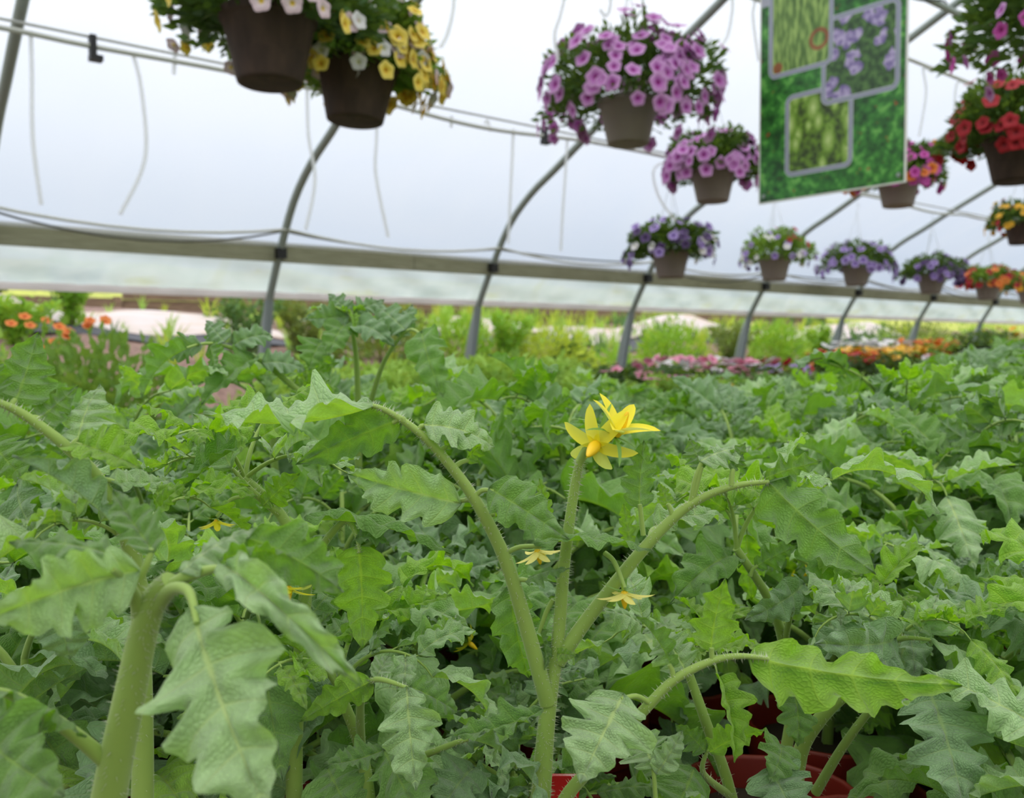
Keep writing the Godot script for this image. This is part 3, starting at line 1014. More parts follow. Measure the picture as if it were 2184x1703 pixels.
func hero_plants() -> void:  # paler and yellower greens here paint in lit tops and backlit undersides
	# central plant
	var t := hero_root(1150, 1760, .36, "tomato plant in the middle front with two yellow star flowers and a forked stem")
	hero_tube(t, "stem", [[1146, 1930, .362], [1150, 1760, .36], [1158, 1640, .36], [1166, 1540, .36], [1176, 1460, .36], [1190, 1370, .36], [1204, 1200, .358], [1224, 1050, .355], [1236, 985, .352]], .0046, .0016, M.stem, 22)
	var l := hero_tube(t, "leaf", [[1168, 1500, .359], [1122, 1335, .352], [1076, 1190, .345], [1012, 1065, .34], [945, 975, .336], [890, 920, .334], [825, 877, .333], [780, 862, .333]], .0034, .0014, M.stem, 10)
	hero_leaflet(t, l, [800, 866, .333], [432, 884, .335], 215, "u", -12, 4, M.leaf_pale_lit)
	hero_leaflet(t, l, [852, 896, .333], [630, 992, .345], 118, "a", 10, 9, M.leaf, [862, 900, .333])
	hero_leaflet(t, l, [905, 908, .334], [1052, 955, .345], 120, "c", -25, 1, M.leaf_pale_lit, [893, 922, .334])
	hero_leaflet(t, l, [1045, 1042, .338], [1214, 1152, .325], 120, "u", 60, 9, M.leaf, [1012, 1062, .34])
	hero_leaflet(t, l, [985, 1075, .345], [746, 1012, .37], 120, "c", -20, 0, M.leaf_pale_lit, [1010, 1070, .342])
	hero_leaflet(t, l, [1140, 1165, .343], [1388, 1178, .345], 120, "u", -4, 9, M.leaf, [1080, 1180, .345])
	hero_leaflet(t, l, [1052, 1100, .343], [1102, 1062, .342], 34, "a", 0, 0, M.leaf_young_backlit, [1038, 1112, .343])
	hero_leaflet(t, l, [950, 955, .336], [1005, 925, .336], 26, "c", 0, 1, M.leaf_young_backlit, [940, 970, .336])
	hero_leaflet(t, l, [995, 985, .34], [1040, 940, .35], 40, "a", 0, 5, M.leaf_young_backlit, [965, 1003, .338])
	hero_leaflet(t, l, [1085, 1250, .37], [1128, 1442, .385], 105, "c", 10, 1, M.leaf)
	hero_leaflet(t, l, [1120, 1240, .347], [1215, 1214, .34], 60, "u", 15, 5, M.leaf, [1098, 1246, .348])
	hero_leaflet(t, l, [1165, 1100, .36], [1150, 1020, .36], 36, "c", 0, 3, M.leaf_young_backlit)
	hero_leaflet(t, l, [1150, 1345, .362], [1160, 1430, .352], 40, "r", 0, 3, M.leaf, [1180, 1280, .36])
	l = hero_tube(t, "leaf", [[1190, 1412, .36], [1252, 1322, .358], [1360, 1186, .352], [1440, 1102, .348], [1502, 1060, .345], [1572, 1036, .342], [1640, 1028, .34]], .0032, .0015, M.stem, 10)
	hero_leaflet(t, l, [1640, 1030, .34], [1866, 1222, .325], 150, "a", -28, 1, M.leaf)
	hero_leaflet(t, l, [1630, 1022, .34], [1752, 985, .338], 80, "a", 0, 7, M.leaf)
	hero_leaflet(t, l, [1492, 985, .344], [1600, 955, .35], 95, "u", 20, 5, M.leaf_pale_lit, [1474, 1070, .346])
	hero_leaflet(t, l, [1498, 1000, .344], [1470, 935, .35], 70, "a", 0, 7, M.leaf, [1478, 1066, .346])
	hero_leaflet(t, l, [1364, 1085, .349], [1374, 940, .345], 78, "a", 8, 0, M.leaf, [1372, 1142, .35])
	hero_leaflet(t, l, [1562, 1005, .342], [1590, 945, .345], 52, "a", 0, 7, M.leaf, [1560, 1036, .342])
	hero_leaflet(t, l, [1425, 1078, .348], [1405, 1030, .348], 30, "a", 0, 0, M.leaf_young_backlit, [1434, 1104, .348])
	hero_leaflet(t, l, [1395, 1125, .36], [1548, 1112, .375], 82, "c", -35, 1, M.leaf_pale_lit, [1385, 1150, .352])
	hero_leaflet(t, l, [1345, 1165, .352], [1330, 1075, .35], 42, "a", 0, 3, M.leaf_young_backlit)
	l = hero_tube(t, "leaf", [[1185, 1750, .352], [1215, 1690, .35], [1292, 1605, .342], [1385, 1503, .335], [1442, 1448, .332], [1520, 1410, .33], [1580, 1400, .328], [1640, 1406, .326]], .0030, .0014, M.stem, 8)
	hero_leaflet(t, l, [1600, 1402, .327], [2052, 1462, .318], 150, "a", -62, 0, M.leaf_young_backlit)
	hero_leaflet(t, l, [1516, 1392, .33], [1548, 1236, .325], 112, "a", 6, 9, M.leaf_young_backlit, [1520, 1410, .33])
	hero_leaflet(t, l, [1432, 1425, .332], [1352, 1312, .33], 62, "r", 20, 3, M.leaf, [1436, 1450, .332])
	hero_leaflet(t, l, [1462, 1430, .335], [1400, 1330, .345], 110, "c", 0, 5, M.leaf_pale_lit)
	hero_leaflet(t, l, [1330, 1482, .33], [1236, 1672, .31], 215, "c", 12, 7, M.leaf_pale_lit, [1385, 1500, .334])
	hero_leaflet(t, l, [1160, 1515, .34], [950, 1572, .335], 70, "u", -30, 4, M.leaf)
	hero_leaflet(t, l, [1190, 1395, .355], [1230, 1400, .35], 34, "c", 0, 2, M.leaf_young_backlit)
	# flowers of the central plant
	tomato_flower(t, at(1236, 985, .352) - t.position, at(1272, 948, .345) - t.position, (cam.transform.basis.z * .85 + Vector3.DOWN * .42 - cam.transform.basis.x * .42).normalized(), .0175, -.12, M.petal)
	tomato_flower(t, at(1236, 985, .352) - t.position, at(1312, 928, .347) - t.position, (cam.transform.basis.x * .4 + Vector3.UP * .8 + cam.transform.basis.z * .3).normalized(), .0185, .78, M.petal)
	tomato_flower(t, at(1290, 1180, .352) - t.position, at(1332, 1262, .345) - t.position, (Vector3.DOWN + cam.transform.basis.z * .1).normalized(), .0115, -.25 + .7, M.petal_pale)
	tomato_flower(t, at(1160, 1110, .352) - t.position, at(1146, 1172, .362) - t.position, (Vector3.DOWN + cam.transform.basis.x * .2).normalized(), .011, .55, M.petal_pale)
	# small label stake in its pot
	var mb := MB.new()
	mb.box(Vector3(0, .055, 0), Vector3(.013, .09, .0012))
	var tg := solo("plant_tag", mb.mesh(), M.tag_white, at(1148, 1640, .39) + Vector3(0, -.098, 0), "white and red plastic plant tag stuck beside the middle tomato stem", "tag")
	tg.rotation = Vector3(.1, -.5, -.1)
	mb = MB.new()
	mb.box(Vector3(0, .092, 0), Vector3(.0134, .016, .0018))
	part(tg, "red_band", mb.mesh(), M.tag_red)
	var drop := SphereMesh.new()
	drop.radius = .0014; drop.height = .0026; drop.radial_segments = 16; drop.rings = 8
	var water := mat(Color(1, 1, 1, 0.0), .02, {"refraction_enabled": true, "refraction_scale": .033})
	solo("water_drop", drop, water, at(1932, 1498, .3165), "clear water drop under the long bright leaflet at right", "water drop")
	# left front plant, close to the lens
	t = hero_root(200, 1780, .26, "large blurred tomato plant closest to the lens at lower left with thick stem")
	hero_tube(t, "stem", [[205, 2000, .26], [222, 1780, .26], [242, 1650, .258], [280, 1470, .254], [306, 1350, .25], [332, 1275, .247], [365, 1240, .245]], .0058, .0030, M.stem, 12)
	l = hero_tube(t, "leaf", [[318, 1320, .249], [360, 1262, .243], [402, 1262, .236], [420, 1330, .228]], .0026, .0014, M.stem)
	hero_leaflet(t, l, [412, 1300, .232], [575, 1745, .205], 320, "c", 6, 7, M.leaf_pale_lit)
	l = hero_tube(t, "leaf", [[310, 1340, .25], [290, 1280, .245], [270, 1240, .238], [240, 1215, .23]], .0024, .0014, M.stem)
	hero_leaflet(t, l, [300, 1215, .236], [-40, 1330, .21], 210, "c", -42, 4, M.leaf_pale_lit)
	hero_leaflet(t, l, [255, 1190, .236], [20, 1160, .23], 150, "u", -25, 5, M.leaf)
	hero_leaflet(t, l, [330, 1180, .24], [240, 1045, .25], 110, "c", 20, 4, M.leaf, [300, 1235, .24])
	l = hero_tube(t, "leaf", [[335, 1275, .247], [390, 1235, .243], [450, 1215, .238], [500, 1212, .234]], .0024, .0012, M.stem)
	hero_leaflet(t, l, [490, 1214, .235], [765, 1462, .225], 95, "u", 52, 6, M.leaf_pale_lit)
	hero_leaflet(t, l, [530, 1150, .25], [728, 1262, .25], 150, "a", -25, 2, M.leaf)
	hero_leaflet(t, l, [385, 1222, .24], [545, 1128, .25], 105, "c", -40, 5, M.leaf_pale_lit)
	hero_leaflet(t, l, [470, 1200, .238], [620, 1190, .24], 90, "u", -25, 1, M.leaf)
	hero_leaflet(t, l, [250, 1130, .27], [25, 975, .26], 90, "u", 45, 3, M.leaf_blue)
	l = hero_tube(t, "leaf", [[245, 1640, .258], [150, 1560, .25], [40, 1490, .24], [-30, 1470, .235]], .0026, .0014, M.stem)
	hero_leaflet(t, l, [-20, 1470, .235], [182, 1575, .24], 170, "u", -30, 5, M.leaf)
	hero_leaflet(t, l, [-60, 1560, .23], [140, 1700, .22], 240, "c", -10, 7, M.leaf)
	hero_leaflet(t, l, [130, 1275, .30], [150, 1405, .30], 140, "c", -10, 1, M.leaf_blue)
	# plant whose leaf enters from the left edge
	t = hero_root(300, 1330, .335, "tomato plant at left with a long leaf stalk arching out of the left edge")
	hero_tube(t, "stem", [[300, 1900, .335], [305, 1600, .335], [300, 1330, .33], [285, 1170, .322]], .0045, .0026, M.stem, 6)
	tuft(t, 285, 1172, .322, 2, .05, 1)
	l = hero_tube(t, "leaf", [[300, 1260, .326], [268, 1140, .318], [215, 1030, .31], [150, 960, .303], [62, 892, .297], [0, 860, .293], [-60, 845, .29]], .0030, .0016, M.stem, 8)
	hero_leaflet(t, l, [30, 862, .296], [82, 708, .305], 138, "a", 12, 9, M.leaf, [24, 872, .295])
	hero_leaflet(t, l, [78, 898, .298], [168, 822, .31], 78, "a", -10, 9, M.leaf, [66, 896, .298])
	hero_leaflet(t, l, [165, 945, .303], [215, 822, .315], 135, "c", -10, 5, M.leaf_pale_lit, [150, 960, .303])
	hero_leaflet(t, l, [170, 948, .303], [305, 1002, .29], 100, "u", 45, 3, M.leaf_young_backlit, [148, 962, .303])
	hero_leaflet(t, l, [235, 1028, .31], [365, 1022, .33], 90, "c", -30, 4, M.leaf_pale_lit, [215, 1032, .31])
	hero_leaflet(t, l, [-20, 850, .292], [-60, 760, .29], 110, "a", 0, 0, M.leaf)
	hero_leaflet(t, l, [40, 1035, .32], [120, 1180, .31], 120, "c", 25, 1, M.leaf_blue)
	hero_leaflet(t, l, [-20, 940, .33], [60, 1030, .33], 120, "c", 0, 5, M.leaf)
	# middle left plant with hanging backlit leaflet
	t = hero_root(640, 1480, .40, "tomato plant left of centre with a backlit leaflet hanging straight down")
	hero_tube(t, "stem", [[630, 1900, .40], [628, 1600, .40], [640, 1400, .40], [650, 1220, .40], [600, 1100, .40], [520, 1020, .40]], .0042, .002, M.stem, 6)
	tuft(t, 522, 1022, .40, 4, .07, 2)
	l = hero_tube(t, "leaf", [[645, 1300, .40], [680, 1180, .39], [735, 1112, .38], [760, 1140, .375], [766, 1180, .372]], .0022, .0012, M.stem, 5)
	hero_leaflet(t, l, [764, 1165, .373], [772, 1385, .37], 126, "a", 4, 0, M.leaf_young_backlit)
	hero_leaflet(t, l, [760, 1150, .373], [830, 1165, .375], 56, "u", 30, 2, M.leaf)
	hero_leaflet(t, l, [650, 1112, .38], [965, 1184, .365], 105, "u", -8, 9, M.leaf)
	l = hero_tube(t, "leaf", [[600, 1100, .40], [540, 1050, .39], [495, 1000, .385]], .002, .0012, M.stem, 5)
	hero_leaflet(t, l, [495, 1000, .385], [412, 882, .40], 105, "c", -15, 4, M.leaf_pale_lit)
	hero_leaflet(t, l, [400, 1042, .38], [558, 935, .37], 85, "u", 40, 3, M.leaf, [470, 1040, .385])
	hero_leaflet(t, l, [350, 1060, .38], [470, 1040, .37], 70, "u", 20, 9, M.leaf)
	hero_leaflet(t, l, [560, 1080, .39], [640, 1010, .40], 75, "a", 0, 7, M.leaf_young_backlit)
	tomato_flower(t, at(640, 1180, .40) - t.position, at(615, 1252, .385) - t.position, (Vector3.DOWN + cam.transform.basis.z * .3).normalized(), .0135, .35, M.petal)
	tomato_flower(t, at(520, 1060, .39) - t.position, at(462, 1108, .38) - t.position, (Vector3.DOWN).normalized(), .009, .6, M.petal)
	# low leaves in front of the middle plant
	t = hero_root(820, 1640, .40, "low tomato plant at bottom left of centre with broad veined leaflets")
	hero_tube(t, "stem", [[800, 1950, .40], [790, 1750, .40], [770, 1600, .40], [720, 1470, .39]], .004, .0022, M.stem, 6)
	tuft(t, 722, 1474, .39, 4, .07, 3)
	l = hero_tube(t, "leaf", [[770, 1600, .40], [770, 1490, .375], [800, 1450, .36], [870, 1468, .35]], .0022, .0013, M.stem, 5)
	hero_leaflet(t, l, [868, 1466, .35], [888, 1688, .335], 140, "c", 4, 7, M.leaf_pale_lit)
	hero_leaflet(t, l, [875, 1465, .35], [975, 1520, .355], 70, "c", -15, 1, M.leaf)
	hero_leaflet(t, l, [790, 1455, .36], [640, 1540, .365], 80, "a", 20, 0, M.leaf_young_backlit)
	hero_leaflet(t, l, [800, 1450, .36], [830, 1400, .37], 50, "c", 0, 3, M.leaf_pale_lit)
	l = hero_tube(t, "leaf", [[790, 1740, .40], [860, 1640, .375], [960, 1590, .36], [1000, 1578, .355]], .0022, .0013, M.stem, 5)
	hero_leaflet(t, l, [1000, 1578, .355], [1170, 1740, .335], 165, "u", -35, 1, M.leaf_blue)
	hero_leaflet(t, l, [820, 1600, .36], [915, 1770, .33], 150, "c", 0, 5, M.leaf)
	hero_leaflet(t, l, [1010, 1640, .37], [930, 1745, .35], 130, "c", 10, 2, M.leaf_blue)
	hero_leaflet(t, l, [700, 1640, .37], [760, 1760, .35], 150, "c", -10, 1, M.leaf)
	hero_leaflet(t, l, [820, 1600, .36], [690, 1630, .35], 80, "u", -25, 4, M.leaf)
	hero_leaflet(t, l, [960, 1590, .36], [1060, 1560, .37], 60, "c", 0, 9, M.leaf_blue)
	hero_leaflet(t, l, [520, 1600, .39], [440, 1720, .37], 170, "c", 0, 7, M.leaf_blue)
	# right front plants
	t = hero_root(1880, 1680, .45, "tomato plant at lower right with a big blue-green leaflet hanging over a red pot")
	hero_tube(t, "stem", [[1700, 1900, .45], [1700, 1640, .44], [1752, 1530, .43], [1850, 1440, .42], [1910, 1370, .41]], .0044, .0022, M.stem, 6)
	tuft(t, 1910, 1372, .41, 3, .06, 9)
	l = hero_tube(t, "leaf", [[1740, 1690, .45], [1800, 1590, .43], [1870, 1500, .41], [1930, 1460, .39], [1985, 1478, .375]], .0026, .0014, M.stem, 5)
	hero_leaflet(t, l, [1980, 1470, .376], [2060, 1745, .345], 230, "c", -6, 7, M.leaf_blue)
	hero_leaflet(t, l, [2030, 1460, .385], [2190, 1560, .38], 110, "c", -20, 1, M.leaf_blue)
	l = hero_tube(t, "leaf", [[1850, 1440, .42], [1890, 1380, .41], [1930, 1362, .40], [1990, 1366, .39]], .0022, .0012, M.stem, 5)
	hero_leaflet(t, l, [1905, 1362, .40], [1738, 1372, .375], 125, "c", -20, 1, M.leaf_blue)
	hero_leaflet(t, l, [1895, 1372, .40], [1866, 1468, .375], 110, "c", 0, 5, M.leaf_blue)
	hero_leaflet(t, l, [1925, 1350, .405], [2075, 1285, .42], 105, "c", -25, 4, M.leaf_pale_lit)
	hero_leaflet(t, l, [1985, 1366, .39], [2205, 1490, .375], 120, "u", -10, 5, M.leaf_pale_lit)
	hero_leaflet(t, l, [1890, 1345, .41], [1770, 1255, .43], 95, "c", 15, 8, M.leaf_pale_lit)
	hero_leaflet(t, l, [1960, 1350, .40], [2000, 1270, .42], 85, "c", 0, 7, M.leaf_pale_lit)
	t = hero_root(1640, 1520, .50, "tomato plant behind the right fork with a crossing green stem")
	hero_tube(t, "stem", [[1610, 1900, .50], [1690, 1520, .49], [1672, 1380, .48], [1640, 1280, .47], [1570, 1170, .46]], .0036, .002, M.stem, 6)
	tuft(t, 1571, 1172, .46, 4, .075, 4)
	l = hero_tube(t, "leaf", [[1672, 1380, .48], [1690, 1290, .46], [1705, 1250, .45]], .002, .0012, M.stem, 5)
	hero_leaflet(t, l, [1712, 1246, .45], [1588, 1322, .435], 88, "c", -18, 1, M.leaf_blue)
	hero_leaflet(t, l, [1700, 1255, .45], [1830, 1330, .44], 95, "u", -20, 5, M.leaf_pale_lit)
	hero_leaflet(t, l, [1740, 1090, .47], [1745, 1260, .46], 130, "c", 0, 2, M.leaf)
	hero_leaflet(t, l, [1610, 1210, .46], [1700, 1165, .45], 70, "a", -20, 7, M.leaf, [1600, 1230, .46])
	hero_leaflet(t, l, [1560, 1190, .47], [1430, 1290, .45], 110, "c", 20, 2, M.leaf)
	t = hero_root(1560, 1760, .42, "low tomato plant at bottom right of centre with light upright leaflets")
	hero_tube(t, "stem", [[1600, 1950, .42], [1560, 1700, .41], [1505, 1540, .40], [1470, 1440, .40]], .003, .002, M.stem, 5)
	tuft(t, 1471, 1444, .40, 3, .06, 5)
	l = hero_tube(t, "leaf", [[1560, 1700, .41], [1500, 1650, .39], [1510, 1600, .38]], .002, .0012, M.stem, 5)
	hero_leaflet(t, l, [1512, 1608, .38], [1630, 1560, .37], 95, "a", 10, 0, M.leaf_young_backlit)
	hero_leaflet(t, l, [1505, 1605, .38], [1440, 1545, .385], 70, "a", 0, 5, M.leaf)
	hero_leaflet(t, l, [1395, 1640, .36], [1360, 1555, .37], 130, "c", 0, 7, M.leaf_pale_lit, [1400, 1760, .36])
	hero_leaflet(t, l, [1400, 1650, .36], [1455, 1560, .365], 60, "c", 0, 1, M.leaf_pale_lit)
	hero_leaflet(t, l, [1660, 1590, .40], [1640, 1670, .38], 110, "c", 0, 2, M.leaf)
	hero_leaflet(t, l, [1460, 1690, .37], [1560, 1740, .36], 110, "u", -25, 4, M.leaf_pale_lit)
	hero_leaflet(t, l, [1640, 1640, .39], [1700, 1760, .37], 150, "c", 0, 1, M.leaf_blue)
	hero_leaflet(t, l, [1480, 1640, .39], [1420, 1770, .37], 150, "c", 0, 5, M.leaf)
	hero_leaflet(t, l, [1690, 1470, .42], [1700, 1590, .41], 100, "c", 0, 2, M.leaf)
	# taller plants behind, at the left of the middle
	t = hero_root(600, 980, .78, "tall tomato plant at left with an arching leaf rising above the bench foliage")
	hero_tube(t, "stem", [[590, 1300, .78], [588, 1050, .78], [586, 900, .77], [640, 850, .76]], .0042, .0022, M.stem, 0)
	tuft(t, 640, 862, .76, 3, .05, 6)
	l = hero_tube(t, "leaf", [[700, 890, .76], [620, 820, .74], [540, 760, .72], [450, 733, .70], [390, 745, .68]], .003, .0014, M.stem, 0)
	hero_leaflet(t, l, [400, 745, .68], [305, 850, .66], 70, "u", 30, 8, M.leaf)
	hero_leaflet(t, l, [430, 735, .69], [340, 755, .70], 70, "c", -20, 4, M.leaf_blue)
	hero_leaflet(t, l, [445, 735, .70], [455, 785, .68], 52, "a", 0, 0, M.leaf)
	hero_leaflet(t, l, [480, 730, .70], [440, 685, .72], 60, "c", 0, 5, M.leaf_blue)
	hero_leaflet(t, l, [500, 735, .71], [580, 720, .73], 66, "c", 0, 2, M.leaf_blue)
	hero_leaflet(t, l, [545, 765, .72], [430, 865, .68], 80, "c", 10, 3, M.leaf)
	hero_leaflet(t, l, [560, 775, .72], [650, 790, .74], 70, "c", -20, 1, M.leaf_blue)
	t = hero_root(790, 960, .80, "tall tomato plant left of centre whose leafy top reaches the curtain edge")
	hero_tube(t, "stem", [[770, 1300, .80], [765, 1000, .80], [762, 800, .79], [750, 690, .78]], .004, .002, M.stem, 0)
	tuft(t, 750, 700, .78, 3, .04, 7)
	l = hero_tube(t, "leaf", [[790, 860, .79], [820, 770, .77], [870, 705, .75], [905, 720, .73]], .0026, .0014, M.stem, 0)
	hero_leaflet(t, l, [900, 710, .73], [945, 850, .70], 90, "c", 10, 1, M.leaf)
	hero_leaflet(t, l, [865, 705, .75], [800, 650, .78], 80, "c", 0, 5, M.leaf_blue)
	hero_leaflet(t, l, [850, 720, .76], [880, 650, .78], 60, "c", 0, 7, M.leaf_blue)
	l = hero_tube(t, "leaf", [[752, 700, .78], [740, 670, .77], [715, 655, .76]], .002, .0012, M.stem, 0)
	hero_leaflet(t, l, [745, 675, .77], [650, 680, .75], 66, "c", -20, 4, M.leaf_blue)
	hero_leaflet(t, l, [745, 665, .77], [700, 628, .78], 56, "c", 0, 5, M.leaf_blue)
	hero_leaflet(t, l, [750, 670, .77], [820, 640, .78], 60, "c", 0, 7, M.leaf_blue)
	hero_leaflet(t, l, [740, 690, .77], [700, 760, .74], 80, "c", 0, 1, M.leaf)
	hero_leaflet(t, l, [755, 700, .77], [840, 740, .75], 80, "c", -20, 2, M.leaf_blue)
	hero_leaflet(t, l, [690, 730, .77], [660, 790, .75], 90, "c", 0, 2, M.leaf)
	# right arch leaf further back
	t = hero_root(1930, 960, .90, "tomato plant at right whose arched leaf stands out before the flower flats")
	hero_tube(t, "stem", [[1960, 1300, .90], [1950, 1050, .90], [1930, 920, .89]], .004, .0024, M.stem, 0)
	tuft(t, 1930, 922, .89, 4, .10, 8)
	l = hero_tube(t, "leaf", [[1930, 920, .89], [1880, 850, .87], [1830, 800, .85], [1770, 775, .84]], .0026, .0014, M.stem, 0)
	hero_leaflet(t, l, [1800, 785, .84], [1700, 800, .82], 60, "u", 10, 6, M.leaf_blue)
	hero_leaflet(t, l, [1810, 790, .84], [1735, 772, .85], 40, "a", 0, 0, M.leaf)
	hero_leaflet(t, l, [1840, 805, .85], [1780, 845, .84], 60, "a", 0, 0, M.leaf)
	hero_leaflet(t, l, [1850, 810, .86], [1960, 870, .84], 62, "u", -10, 4, M.leaf_blue)
	hero_leaflet(t, l, [1870, 840, .87], [1900, 790, .88], 60, "c", 0, 5, M.leaf_blue)
	M.hero_spots = []
	for c in get_children():
		if c.name.begins_with("tomato_plant"): M.hero_spots.append(c.position)

# ------------------------------------------------------------------ the rest of the tomato bench
func tomato_field() -> void:
	var r := RandomNumberGenerator.new()
	r.seed = 77
	var step := .118
	var count := 0
	var tray_mesh := tray_shape(step * 4 - .012, step * 3 - .012, .06)
	var trays := {}
	for iz in range(-11, 4):
		var seat := 0
		for ix in range(-2, 36):
			var p := Vector3(ix * step + .06, BENCH_Y, iz * step + .02)
			if p.z < -1.24: continue
			var q := pix(p + Vector3.UP * .22)
			if q.z < .34: continue
			var low_one := q.z < .5 and q.x > 820 and q.x < 1560
			if q.x < -240 - 60 / q.z or q.x > 2430 + 60 / q.z: continue
			var blocked := false
			for h in M.hero_spots:
				if Vector2(h.x - p.x, h.z - p.z).length() < .085: blocked = true
			if blocked: continue
			var j := Vector3(r.randf_range(-.008, .008), 0, r.randf_range(-.008, .008))
			# height of the growing tip: lower near the lens so that the front plants stand free
			var tip := .27 + r.randf_range(-.03, .03)
			if q.z < .62: tip = .215 + r.randf_range(-.02, .02)
			elif q.z < .85: tip = .245 + r.randf_range(-.025, .025)
			if q.x > 950 and q.x < 1500 and q.z > .8: tip -= .02
			if q.x < 500 and q.z > .8: tip -= .025
			if q.z > 1.0 and q.x < 2000: tip -= .03
			if q.x > 200 and q.x < 480 and q.z > .7: tip -= .03
			if q.x > 1400 and q.x < 2050 and q.z > .9: tip -= .02
			if low_one: tip = .14
			var fine := q.z < .95
			seat += 1
			tomato(p + j, tip, 3000 + count * 7, fine, "potted tomato plant in the %s row from the near bench's far edge, %s from left" % [ordinal(iz + 11), ordinal(seat)], "tomato plants crowded on the near bench", {"size": (1.0 if q.z > .6 else .92) * (.75 if low_one else 1.0)})
			count += 1
			trays[Vector2i(int(floor(ix / 4.0)), int(floor(iz / 3.0)))] = true
	for k in trays:
		var c := Vector3((k.x * 4 + 1.5) * step + .06, BENCH_Y, (k.y * 3 + 1.0) * step + .02)
		solo("plant_tray", tray_mesh, M.tray, c, "black plastic tray under red tomato pots, tray column %s, tray row %s" % [ordinal(k.x + 2), ordinal(k.y + 5)], "tray", "black trays on the near bench")
	print("tomatoes ", count)

func tray_shape(w: float, d: float, h: float) -> ArrayMesh:
	var mb := MB.new()
	mb.box(Vector3(0, .0015, 0), Vector3(w, .003, d))
	for s in [-1, 1]:
		mb.box(Vector3(s * (w / 2 - .002), h / 2, 0), Vector3(.003, h, d))
		mb.box(Vector3(0, h / 2, s * (d / 2 - .002)), Vector3(w, h, .003))
		mb.box(Vector3(s * (w / 2 + .003), h, 0), Vector3(.013, .003, d + .016))
		mb.box(Vector3(0, h, s * (d / 2 + .003)), Vector3(w, .003, .013))
	return mb.mesh()

# ------------------------------------------------------------------ hanging baskets
func petunia(c0: Color, c1: Color, c2: Color, lobes := 5, depth := .35) -> ArrayMesh:
	var mb := MB.new()
	var seg := lobes * 4
	var rings := [[0.0, -depth], [.16, -depth * .6], [.34, -.12], [.68, .0], [1.0, -.06]]
	var cols := [c0, c0, c1, c1.lerp(c2, .6), c2]
	for j in rings.size():
		for k in seg:
			var a := TAU * k / seg
			var w := .5 + .5 * cos(a * lobes)
			var rr: float = rings[j][0] * (1.0 - (.17 * (1.0 - w) * (float(j) / 4.0)))
			mb.add(Vector3(cos(a) * rr, sin(a) * rr, rings[j][1] + .07 * w * rings[j][0]), Vector3.BACK, Vector2.ZERO, cols[j])
	for j in rings.size() - 1:
		for k in seg:
			var a := j * seg + k
			var b := j * seg + (k + 1) % seg
			mb.quad(a, a + seg, b + seg, b)
	mb.smooth()
	return mb.mesh()

func basket_pot(top: float) -> ArrayMesh:
	var k := top / 2.0
	var mb := MB.new()
	mb.lathe([Vector2(.001, .0), Vector2(k * .60, 0), Vector2(k * .66, .004), Vector2(k * .68, .012), Vector2(k * .78, top * .28), Vector2(k * .79, top * .30), Vector2(k * .93, top * .60), Vector2(k * .985, top * .62), Vector2(k, top * .635), Vector2(k, top * .70), Vector2(k * .985, top * .715), Vector2(k * .95, top * .71), Vector2(k * .93, top * .66), Vector2(k * .88, top * .6)], 32)
	var c := mb.add(Vector3(0, top * .62, 0), Vector3.UP)
	var f := mb.v.size()
	for i in 25: mb.add(Vector3(cos(TAU * i / 24) * k * .93, top * .62, sin(TAU * i / 24) * k * .93), Vector3.UP)
	for i in 24: mb.tri(c, f + i, f + i + 1)
	return mb.mesh()

